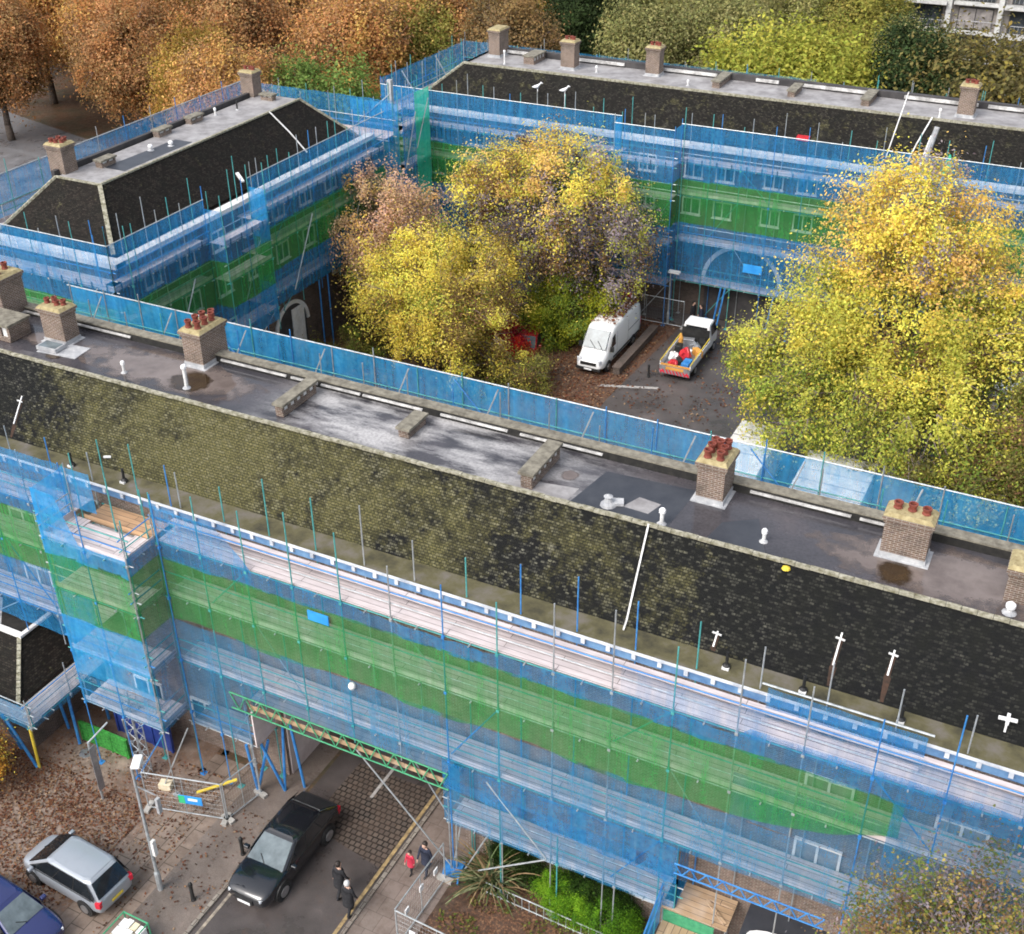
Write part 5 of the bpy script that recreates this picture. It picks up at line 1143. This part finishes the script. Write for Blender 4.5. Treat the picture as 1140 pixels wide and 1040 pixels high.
# planter kerb, cabins, courtyard odds and ends
tw=MB(); tw.box(-25.75,65.6,0,-25.3,72.6,.5); tw.box(-25.8,65.55,.5,-25.25,72.65,.56); tag(tw.build('planter_wall',M['brick_dark'],None),'low brown planter wall between the van and the truck','wall')
def cabin(label,x0,y0,x1,y1,h,n):
    t=thing('site_cabin',label,'site cabin',((x0+x1)/2,(y0+y1)/2,0),0,'white site cabins'); bevel(MB().box(x0,y0,.12,x1,y1,h).build('shell',M['white'],t,uv=False),.05)
    rb=MB()
    for i in range(1,n): rb.box(x0+.05,y0+(y1-y0)*i/n-.03,h+.001,x1-.05,y0+(y1-y0)*i/n+.03,h+.04)
    rb.build('roof_rib',M['lead'],t,uv=False); MB().box(x0-.03,y0-.03,0,x1+.03,y1+.03,.118).build('base_frame',M['steel'],t,uv=False)
    MB().box(x0+.5,y0-.03,.9,x0+1.4,y0-.001,1.9).build('window',M['pane'],t,uv=False); MB().box(x1+.001,y0+.8,.2,x1+.03,y0+1.7,2.1).build('door',M['steel'],t,uv=False)
cabin('white site cabin with plain roof behind the seven pot chimney',-15.2,53.8,-12.75,59.1,2.6,3); cabin('white site cabin nearest the blue net behind the seven pot chimney',-14.3,45,-11.5,52.6,2.6,4); cabin('white site cabin with ribbed roof beneath the big yellow tree',-10.9,48,-7.2,57.6,2.65,9)
cabin('white site cabin at the far right edge beyond the yellow tree',-3.0,69.5,4.5,72.5,2.5,4)
wm=MB(); wm.obox((-6.3,58.3,1.2),(2.2,2.0,2.2),.2); bevel(tag(wm.build('storage_unit',M['concrete'],None,uv=False),'grey storage unit at the right of the ribbed cabin','storage unit'),.05)
# gulls standing on the far roof edge
for x,y,lb in ((-37.0,77.6,'white gull perched on a scaffold pole against the far roof, left one'),(-34.9,77.6,'white gull perched on a scaffold pole against the far roof, right one')):
    b=MB(); z=14.3; b.loft([[(x+dx,y+r_*math.cos(2*PI*i/8),z+dz+r_*1.1*math.sin(2*PI*i/8)) for i in range(8)] for dx,r_,dz in ((-.42,.02,.02),(-.2,.09,.06),(.05,.13,.12),(.18,.08,.26),(.24,.075,.36),(.32,.05,.37),(.42,.008,.34))])
    b.tube((x,y,z-1.6),(x,y,z+.03),.022,5); tag(b.build('gull',M['gull'],None,smooth=True,uv=False),lb,'gull','gulls on the far scaffold')
# ------------------------------------------------------------------ trees
Yl=(.84,.68,.12); Go=(.82,.52,.17); YG=(.54,.54,.10); Gr=(.19,.27,.05); Pk=(.76,.49,.34); Pu=(.30,.25,.27); Bn=(.20,.12,.06); Ol=(.17,.16,.05); DG=(.035,.055,.022)
def bands(fn_list):
    def f(P,Cc,r,idx):
        out=np.zeros((len(P),3)); K=idx.max()+1; ck=r.uniform(0,1,K); lk=r.uniform(0,1,len(P)); use=np.where(r.uniform(0,1,len(P))<.7,ck[idx],lk)
        br=r.uniform(.75,1.25,K)[idx][:,None]
        for i in range(len(P)):
            pal=fn_list(P[i],Cc[i]); tot=sum(w for _,w in pal); u=use[i]*tot; a=0
            for c,w in pal:
                a+=w
                if u<=a: out[i]=c; break
        return out*br
    return f
# courtyard trees
tree('courtyard_tree','pinkish brown tree at the left of the courtyard group',(-43.0,65.5,0),[(0,0,7.2,4.6,4.4,4.0),(2.0,-1.5,6,3.4,3,3)],210,70,.24,.50,bands(lambda p,c:[(Pk,4.5),((.58,.40,.22),2.4),(Pu,1.0),(Go,1.6),(Bn,.3)]),21,.26,twigs=520,thin=lambda P,c:.8,group=None)
tree('courtyard_tree','tall courtyard tree with gold crown and purple grey lower leaves beside the van',(-32.3,70.0,0),[(0,0,9.0,6.6,5,4.6),(-3,-1,9.5,3.6,3.4,3.8),(3.5,0,6.8,4.2,4,3.6)],300,72,.25,.52,
     bands(lambda p,c:[(Yl,3 if (p[2]>9.8 or p[0]<-3.5) else .9),(Go,2.2 if p[2]>10 else .3),(YG,1.4 if p[0]>1 else .7),(Pu,3.2 if (p[2]<10.3 and p[0]>-4) else .8),(Bn,1.2),((.1,.085,.09),1.4 if p[2]<10 and p[0]>-4 else .2)]),22,.32,twigs=900,thin=lambda P,c:np.where((c[:,2]<10)&(c[:,0]>-3),.62,1.))
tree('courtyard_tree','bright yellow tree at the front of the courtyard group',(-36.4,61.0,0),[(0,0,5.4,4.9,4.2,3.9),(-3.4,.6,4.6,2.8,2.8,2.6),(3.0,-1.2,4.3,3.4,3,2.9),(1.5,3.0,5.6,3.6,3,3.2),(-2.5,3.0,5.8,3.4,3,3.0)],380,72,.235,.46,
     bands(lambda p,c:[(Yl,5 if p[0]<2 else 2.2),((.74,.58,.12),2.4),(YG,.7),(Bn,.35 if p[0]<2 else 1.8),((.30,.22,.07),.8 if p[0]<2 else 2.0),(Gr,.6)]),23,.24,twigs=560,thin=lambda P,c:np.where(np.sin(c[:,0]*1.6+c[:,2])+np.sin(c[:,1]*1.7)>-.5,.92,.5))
tree('courtyard_shrub','leafy yellow green shrub at the nose of the white van',(-30.0,68.6,0),[(0,0,2.6,3.0,2.6,2.4),(-1.6,-1,1.6,2,2,1.6)],120,70,.22,.36,bands(lambda p,c:[((.42,.44,.04),3),(Gr,2.4),((.24,.30,.035),2),(Yl,.6)]),24,.12,'shrub')
tree('courtyard_shrub','thin olive shrub in front of the white van',(-29.7,61.3,0),[(0,0,1.3,1.7,2.0,1.5),(-2.6,-1.5,1.0,2,1.8,1.4)],75,55,.17,.34,bands(lambda p,c:[((.30,.30,.07),3),(Ol,2),(Yl,.8),(Bn,1.4)]),25,.06,'shrub',twigs=70)
tree('red_shrub','small scarlet leaved shrub beneath the yellow tree',(-32.6,64.0,0),[(0,0,1.6,1.3,1.2,1.2)],30,60,.22,.3,bands(lambda p,c:[((.50,.02,.03),3),((.62,.06,.03),2),((.34,.02,.05),2)]),26,.05,'shrub')
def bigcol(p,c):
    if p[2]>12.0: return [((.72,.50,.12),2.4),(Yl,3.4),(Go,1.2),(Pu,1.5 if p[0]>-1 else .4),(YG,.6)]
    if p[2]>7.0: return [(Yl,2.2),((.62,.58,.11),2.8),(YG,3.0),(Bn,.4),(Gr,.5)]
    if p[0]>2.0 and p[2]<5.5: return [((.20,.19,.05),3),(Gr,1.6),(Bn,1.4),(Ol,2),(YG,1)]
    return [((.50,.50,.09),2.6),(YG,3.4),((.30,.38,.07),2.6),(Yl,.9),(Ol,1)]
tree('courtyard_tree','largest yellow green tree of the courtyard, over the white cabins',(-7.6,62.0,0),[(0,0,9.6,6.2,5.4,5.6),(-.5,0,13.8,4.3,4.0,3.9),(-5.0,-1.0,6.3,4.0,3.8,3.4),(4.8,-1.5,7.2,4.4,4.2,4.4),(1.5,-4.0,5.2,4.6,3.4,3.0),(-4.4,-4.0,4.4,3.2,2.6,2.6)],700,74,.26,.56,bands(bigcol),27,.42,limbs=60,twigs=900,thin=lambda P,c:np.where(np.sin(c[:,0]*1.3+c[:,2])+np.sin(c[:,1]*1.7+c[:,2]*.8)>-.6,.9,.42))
tree('courtyard_tree','olive green tree cut by the right picture edge in the courtyard',(1.2,57.5,0),[(0,0,5.2,4.6,4.0,3.8),(-3.4,-1.6,3.4,2.6,2.4,2.4)],260,66,.24,.5,bands(lambda p,c:[(Ol,3),((.26,.25,.05),2.4),(Bn,1.5),(YG,1.4),(Gr,1.4)]),28,.26,twigs=200)
tree('bare_shrub','leafless twiggy shrub in front of the wing arch',(-44.2,51.5,0),[(0,0,2.6,1.7,2.0,2.2)],26,6,.12,.4,bands(lambda p,c:[(Pu,1),(Bn,1)]),29,.06,'shrub',twigs=150,limbs=22)
tree('courtyard_shrub','yellowing shrub at the foot of the wing arch',(-43.0,57.2,0),[(0,0,1.0,1.1,2.4,1.1),(1.5,2.8,1.1,1.4,1.8,1.2)],70,60,.17,.3,bands(lambda p,c:[(Ol,2),((.30,.28,.07),2),(Bn,1),(Gr,1)]),30,.05,'shrub')
# front trees
tree('street_tree','thinning tree with purple twigs and olive leaves at the bottom right corner',(2.0,20.6,0),[(0,0,11.4,3.5,3.0,3.2),(2.6,.6,11.6,2.6,2.4,3.0),(-1.7,-.6,9.4,2.4,2.4,2.6)],360,62,.15,.42,
     bands(lambda p,c:[((.17,.21,.05),3.6),((.26,.16,.08),1.8),((.40,.32,.09),1.6),(Pu,2.2 if (p[0]<-.5 and p[2]<11) or p[2]>13 else .9),((.22,.17,.15),1.2)]),31,.2,limbs=60,twigs=650,twr=.010,thin=lambda P,c:np.where(c[:,2]>13.2,.5,.95))
tree('orange_shrub','orange and yellow shrub at the left edge beside the annexe scaffold',(-34.75,21.3,0),[(0,0,1.8,1.15,1.1,1.5),(-1.2,.6,2.2,1.3,1.2,1.4)],90,80,.12,.24,bands(lambda p,c:[((.55,.30,.05),2.5 if p[2]<2 else 1),((.42,.17,.05),2.6 if p[2]>1.6 else 1),(Yl,1.6),(Bn,.6)]),32,.06,'shrub')
tree('green_shrub','bright green shrub under the scaffold, left of the pair',(-11.5,26.35,0),[(0,0,.85,.95,.7,.75),(.6,-.3,.6,.7,.55,.55)],90,80,.075,.15,bands(lambda p,c:[((.15,.32,.02),3),((.24,.42,.03),2),((.08,.2,.02),1.5)]),33,.04,'shrub',limbs=10)
tree('green_shrub','darker green shrub under the scaffold, right of the pair',(-9.4,26.2,0),[(0,0,.7,1.1,.8,.65)],90,70,.075,.15,bands(lambda p,c:[((.09,.22,.02),3),((.15,.32,.02),1.6),((.04,.09,.015),2)]),34,.04,'shrub',limbs=10)
tree('green_shrub','dark green shrub behind the bright pair under the scaffold',(-10.3,26.75,0),[(0,0,.9,1.9,.42,.9)],110,60,.085,.16,bands(lambda p,c:[((.03,.07,.012),3),((.06,.12,.02),2),((.02,.035,.01),2)]),35,.04,'shrub',limbs=10)
tree('green_shrub','dark leafy shrub behind the strappy plant',(-13.6,26.9,0),[(0,0,.8,1.3,.36,.85)],80,60,.085,.16,bands(lambda p,c:[((.03,.06,.014),3),((.05,.09,.02),2),((.02,.03,.01),2)]),36,.04,'shrub',limbs=10)
# strappy plant
ph=thing('strappy_plant','large strappy green plant with arching leaves in the bed beside the blue base frame','plant',(-14.2,26.15,.016)); q=random.Random(9); a=MB(); Lc=[]
for i in range(190):
    th=q.uniform(0,2*PI); L=q.uniform(1.1,2.3); el=q.uniform(.7,1.35); wd=q.uniform(.03,.05); p=Vector((q.uniform(-.3,.3),q.uniform(-.3,.3),0)); d=Vector((math.cos(th)*math.cos(el),math.sin(th)*math.cos(el),math.sin(el))); side=Vector((-math.sin(th),math.cos(th),0)); prev=None
    for k in range(7):
        w_=wd*(1-.85*(k/6)**2); pr=[p-side*w_,p+side*w_]
        if prev: a.poly([prev[0],prev[1],pr[1],pr[0]],i%4)
        prev=pr; p=p+d*(L/6); d=(d+Vector((0,0,-.24))).normalized()
        if p.z<.04: p.z=.04
a.build('blades',[m_noise('strap_leaf',(.05,.08,.025),(.13,.17,.06),6,.5),m_noise('strap_leaf_pale',(.17,.19,.09),(.30,.30,.16),6,.5),m_noise('strap_leaf_dark',(.025,.04,.015),(.06,.085,.03),6,.5),m_noise('strap_leaf_dry',(.20,.13,.06),(.34,.24,.13),6,.7)],ph,local=True,uv=False)
MB().lathe((0,0,0),[(.34,0),(.24,.15),(.05,.25)],9).build('crown_base',M['bark'],ph,local=True,uv=False)
# low weeds in the bed: uncountable
r=np.random.RandomState(12); n=2600; P_=np.c_[r.uniform(-15.4,-8.3,n),r.uniform(23.6,27.2,n),r.uniform(.03,.16,n)]; kz=np.sin(P_[:,0]*2.1)+np.sin(P_[:,1]*3.3+P_[:,0])>.1; P_=P_[kz]
pal=np.array([(.10,.14,.03),(.18,.17,.05),(.20,.11,.06),(.14,.08,.045)])
lo=bpy.data.objects.new('undergrowth',leaf_mesh('undergrowth',P_,r.normal(size=P_.shape)*.6+[0,0,1],.09,pal[r.randint(0,4,len(P_))])); C.objects.link(lo); tag(lo,'low weeds and dead leaves over the planting bed','undergrowth',kind='stuff')
r=np.random.RandomState(13); n=5200; P_=np.c_[r.uniform(-43,-31,n),r.uniform(44,74,n),r.uniform(.03,.5,n)]; kz=np.sin(P_[:,0]*.9)+np.sin(P_[:,1]*.7+P_[:,0])>-.3; P_=P_[kz]
pal=np.array([(.13,.15,.04),(.24,.22,.07),(.22,.13,.07),(.10,.11,.03)])
lo=bpy.data.objects.new('undergrowth',leaf_mesh('undergrowth',P_,r.normal(size=P_.shape)*.6+[0,0,1],.2,pal[r.randint(0,4,len(P_))])); C.objects.link(lo); tag(lo,'rough undergrowth along the courtyard verge under the trees','undergrowth',kind='stuff')
# background trees
OR=[(.54,.31,.10),(.44,.21,.08),(.62,.42,.13),(.29,.18,.09),(.54,.29,.13)]; BR=[(.30,.19,.08),(.22,.15,.075),(.38,.25,.10),(.18,.14,.07)]
GD=[(.42,.28,.06),(.36,.20,.05),(.28,.21,.05)]; OG=[(.27,.27,.06),(.34,.31,.07),(.19,.2,.05),(.38,.32,.09)]; LG=[(.40,.40,.07),(.33,.35,.06),(.46,.42,.08),(.26,.29,.05)]
DKG=[(.04,.062,.025),(.055,.085,.03),(.03,.045,.02)]; WL=[(.28,.27,.10),(.35,.33,.14),(.2,.205,.08)]; MG=[(.14,.22,.05),(.18,.27,.07),(.11,.17,.04)]; OB=[(.16,.14,.05),(.20,.17,.06),(.12,.105,.045),(.24,.19,.05)]; YO=[(.55,.33,.04),(.48,.27,.04),(.38,.3,.05)]
SH={'round':[(0,0,9.5,5.6,5.4,5.2),(-2.6,1,7,3.6,3.6,3.4),(2.8,-1,7.4,3.6,3.6,3.6),(.4,-1.8,11.6,3.4,3.4,3.0)],
    'tall':[(0,0,8.5,4.2,4.2,6.2),(.8,.5,12,2.8,2.8,3.4),(-1.4,-.8,6,3.2,3.2,3.4)],
    'dome':[(0,0,5.6,6.4,5.8,5.2),(-2.5,-1.2,4.2,4.6,4.2,3.8),(3,0,4.6,4.2,4.2,4.0)],
    'weep':[(0,0,8.5,4.4,4.2,5.2),(-2.4,-1,6,2.6,2.6,4.6),(2.2,-1.2,6.2,2.6,2.6,4.8)],
    'low':[(0,0,2.6,3.4,3.0,2.4),(-2,0,2,2.2,2.2,1.8)]}
KIND={'orange':('autumn_tree',OR,'round',260,66),'rust':('autumn_tree',[OR[1],OR[3],BR[0],OR[4]],'round',230,62),'gold':('autumn_tree',GD,'tall',220,60),'brown':('autumn_tree',BR,'round',230,60),'olive':('broadleaf_tree',OG,'round',240,60),
      'lime':('broadleaf_tree',LG,'dome',620,44),'dark':('evergreen_tree',DKG,'tall',240,62),'willow':('willow_tree',WL,'weep',260,60),'mid':('broadleaf_tree',MG,'dome',200,62),'olivebrown':('broadleaf_tree',OB,'dome',320,62),'yellowlow':('garden_shrub',YO,'low',110,60)}
BG=[ # kind, x, y, scale, rot, label
('orange',-68,82,.9,0,'orange leaved tree just behind the wing, above its nearest chimney'),('rust',-80,97,1.05,1,'rust brown tree left of the orange tree behind the wing'),('orange',-66,98,1.0,2,'orange tree rising behind the middle of the wing roof'),
('orange',-92,96,1.1,3,'large orange tree at the left picture edge'),('gold',-98,110,1.1,1,'golden orange tree in the second row at the left picture edge'),('orange',-84,112,1.1,4,'orange tree in the second row behind the wing'),
('rust',-73,112,1.05,5,'rusty tree in the second row above the wing chimney'),('orange',-62,108,1.0,.7,'orange tree behind the far wing chimney'),('gold',-58,117,1.1,2.2,'golden tree above the far wing chimney'),
('orange',-105,126,1.15,.4,'orange tree in the third row at the top left corner'),('rust',-93,128,1.1,2,'rusty tree in the third row near the top left corner'),('orange',-80,130,1.1,1.4,'orange tree in the third row, right of the rusty one'),
('brown',-68,128,1.15,3.2,'brown tree at the top edge above the small green tree'),('brown',-58,126,1.1,.5,'dark brown tree at the top edge, right of the other brown one'),('brown',-54,106,.95,2.6,'brown tree just left of the far block corner'),
('mid',-62,86,1.12,0,'small fresh green tree between the wing and the far block'),('olive',-63,105,.9,1,'yellow olive tree left of the far block corner'),('dark',-50,115,1.05,0,'dark green tree between the first and second far chimneys'),
('olive',-55,140,1.15,4,'olive tree at the top edge behind the brown trees'),('mid',-57.5,103,.9,2,'mid green bushy tree just left of the first far chimney'),('gold',-54.5,121,1.0,0,'gold tree behind the first far chimney'),
('willow',-42,112,1.05,1.2,'olive willow just right of the second far chimney'),('willow',-36.5,116,1.05,0,'olive willow behind the third far chimney'),('willow',-31,128,1.1,2,'pale willow at the top edge left of the lime tree'),
('olivebrown',-38.5,101,.6,1,'low olive bush beside the third far chimney'),('olive',-25,126,1.0,2.6,'yellow olive tree at the top edge behind the lime tree'),('lime',-25.2,103,1.32,0,'big lime green tree behind the middle of the far block'),
('willow',-18.5,119,.9,1.1,'pale willow right of the big lime tree'),('dark',-15.2,103,.98,2,'dark evergreen left of the last far chimney'),('dark',-12.2,99.5,.8,.5,'squat dark evergreen at the foot of the taller one'),
('olivebrown',-8.6,104,1.4,.3,'broad olive brown tree below the apartment block'),('olivebrown',.5,107,1.3,2,'olive brown tree at the right edge below the apartment block'),('yellowlow',-7.0,95.5,2.2,0,'golden shrub showing above the roof just right of the last far chimney'),('yellowlow',-.8,95.5,2.2,2,'golden shrub showing above the far roof at the right picture edge'),
('rust',-62.5,69,.66,1,'small rusty tree against the back of the wing scaffold, nearest its front chimney'),('orange',-64.5,77,.78,2.4,'small orange tree against the back of the wing scaffold'),('rust',-86,90,.95,3.3,'rusty tree filling the gap beside the grey side street'),('orange',-95,100,1.0,4.4,'orange tree behind the rusty one beside the grey side street'),('gold',-75,86,.85,.8,'golden tree beside the grey side street, behind the wing'),
('orange',-106,98,1.05,2,'orange tree standing at the end of the side street, farthest left in the front row'),('rust',-118,112,1.15,.3,'rusty tree in the second row, cut by the left picture edge'),('orange',-112,122,1.1,4,'orange tree in the third row, cut by the left picture edge'),
('rust',-100,86,.95,1.5,'rusty tree nearest the left edge beside the grey side street'),('orange',-131,128,1.2,2.5,'orange tree in the top left picture corner'),('gold',-88,104,1.0,2.2,'golden tree between the orange trees behind the wing'),('orange',-122,100,1.05,5,'orange tree beyond the side street at the left edge'),
('orange',-118,140,1.2,1,'orange tree in the fourth row at the top left'),('rust',-100,146,1.2,3,'rusty tree in the fourth row at the top left'),('brown',-84,146,1.2,2,'brown tree in the fourth row'),('willow',-38,140,1.1,.6,'willow at the top edge behind the gold tree'),
('olive',-70,147,1.15,1,'olive tree left of the brick house'),('gold',-60,152,1.1,2,'gold tree right of the parked far car'),('willow',-46,150,1.1,1.6,'willow in the last row behind the gold tree'),('olive',-33,152,1.15,.2,'olive tree in the last row'),('olive',-31,148,1.1,.2,'dark tree in the last row left of the apartments')]
protos={}
for i,(kd,x,y,sc,rz,lb) in enumerate(BG):
    nm,pal,sh,nc,per=KIND[kd]
    grp='trees beyond the courtyard blocks'
    if kd not in protos:
        protos[kd]=tree(nm,lb,(x,y,0),SH[sh],nc,per,.40 if sh!='low' else .17,.82 if sh!='low' else .5,pal_fn(pal),300+i,.35,cat='tree' if sh!='low' else 'shrub',limbs=24,twigs=40 if kd in('orange','rust','brown') else 0,group=grp if sh!='low' else 'golden shrubs',twr=.03)
        o=protos[kd]
    else:
        o=copy_tree(protos[kd]); o['label']=lb
    o.location=(x,y,0); o.rotation_euler=(0,0,rz); o.scale=(sc,sc,sc)
# ------------------------------------------------------------------ far buildings
ap=thing('apartment_block','pale apartment block with white balcony slabs at the top right corner','building',(-6,146,0))
MB().box(-24,142,0,14,156,24).build('wall',M['pale_wall'],ap,uv=False)
for fl in range(8):
    z=1.2+2.9*fl
    for i,x in enumerate((-23.8,-18.6,-13.4,-8.2,-3.0,2.2,7.4)):
        sl=MB(); sl.box(x,140.4 if i%2==0 else 141.2,z,x+4.6,141.99,z+.3); bl=sl.build('balcony',M['slab_white'],ap,uv=False)
        rl_=MB(); y=140.5 if i%2==0 else 141.3; rl_.tube((x+.1,y,z+1.35),(x+4.5,y,z+1.35),.035,5)
        for k in range(12): rl_.tube((x+.1+.4*k,y,z+.3),(x+.1+.4*k,y,z+1.35),.015,4)
        rl_.build('railing',M['lead'],bl,uv=False)
        w=MB(); w.box(x+.5,141.9,z+.35,x+4.1,141.998,z+2.6); wo=w.build('window',M['dark_wall'],ap,uv=False)
        p=MB(); p.box(x+.6,141.86,z+.45,x+2.25,141.897,z+2.5); p.box(x+2.35,141.86,z+.45,x+4.0,141.897,z+2.5); p.build('pane',M['pane_curtained' if (i+fl)%3==0 else 'pane'],wo,uv=False)
for x in (-19.0,-13.8,-8.6,-3.4,1.8,7.0): MB().box(x-.25,141.0,0,x+.25,141.99,24).build('pilaster',M['slab_white'],ap,uv=False)
MB().box(-23.5,141.9,2.2,-19.5,141.97,4.2).build('orange_panel',M['orange'],ap,uv=False)
bhs=thing('brick_house','small brick house with sloping tiled roof at the top edge','house',(-87,153,0))
MB().box(-92,149,0,-83.4,157,5.0).build('wall',M['brick'],bhs)
s=MB(); s.poly([(-92.4,148.6,4.9),(-83.0,148.6,4.9),(-83.0,153,8),(-92.4,153,8)]).poly([(-83.0,157.4,4.9),(-92.4,157.4,4.9),(-92.4,153,8),(-83.0,153,8)]); s.build('roof',M['tiles_wing'],bhs)
s=MB(); s.poly([(-83.4,149,5.0),(-83.4,157,5.0),(-83.4,153,7.9)]); s.build('gable',M['brick'],bhs); MB().beam((-82.95,148.5,4.95),(-82.95,153,8.05),.1,.2).beam((-82.95,157.5,4.95),(-82.95,153,8.05),.1,.2).build('barge_board',M['white'],bhs)
# ------------------------------------------------------------------ camera, light
cam=bpy.data.cameras.new('camera'); co=bpy.data.objects.new('camera',cam); C.objects.link(co); S.camera=co
cam.sensor_fit='HORIZONTAL'; cam.sensor_width=36; cam.lens=36*1349.51/1140; cam.clip_end=2000; cam.clip_start=.5
R_=Matrix(((0.894195,0.447607,-0.0067),(0.2334,-0.4783,-0.8466),(-0.3819,0.7556,-0.5322)))
p_,r_a,y_=0.56120374,-0.00745464,-0.46797142
cy,sy=math.cos(y_),math.sin(y_); Rz=Matrix(((cy,-sy,0),(sy,cy,0),(0,0,1))); B=Matrix(((1,0,0),(0,0,-1),(0,1,0))); cp,sp_=math.cos(p_),math.sin(p_); Pm=Matrix(((1,0,0),(0,cp,-sp_),(0,sp_,cp))); cr,sr=math.cos(r_a),math.sin(r_a); Q=Matrix(((cr,-sr,0),(sr,cr,0),(0,0,1)))
R_=Q@Pm@B@Rz
rot=Matrix((R_[0],-R_[1],-R_[2])).transposed().to_4x4(); co.matrix_world=Matrix.Translation((0,0,37))@rot
W=bpy.data.worlds.new('World'); S.world=W; W.use_nodes=True; nt=W.node_tree; bg=nt.nodes['Background']
EL,AZ=math.radians(48),math.radians(200)
sky=nt.nodes.new('ShaderNodeTexSky'); sky.sky_type='NISHITA'; sky.sun_disc=False; sky.sun_elevation=EL; sky.sun_rotation=AZ; sky.air_density=1.0; sky.dust_density=4.0; sky.ozone_density=1.0
hs=nt.nodes.new('ShaderNodeHueSaturation'); hs.inputs['Saturation'].default_value=.42; nt.links.new(sky.outputs[0],hs.inputs['Color']); nt.links.new(hs.outputs[0],bg.inputs[0]); bg.inputs[1].default_value=.15
sl=bpy.data.lights.new('sun','SUN'); sl.energy=.75; sl.angle=math.radians(28); sl.color=(1,.97,.93); so=bpy.data.objects.new('sun',sl); C.objects.link(so)
d=Vector((math.sin(AZ)*math.cos(EL),math.cos(AZ)*math.cos(EL),math.sin(EL))); so.rotation_euler=d.to_track_quat('Z','Y').to_euler()
S.view_settings.view_transform='Standard'; S.view_settings.look='None'; S.view_settings.exposure=1.02; S.view_settings.gamma=1
S.cycles.filter_width=1.8; S.cycles.transparent_max_bounces=24; S.cycles.max_bounces=6; S.cycles.diffuse_bounces=3
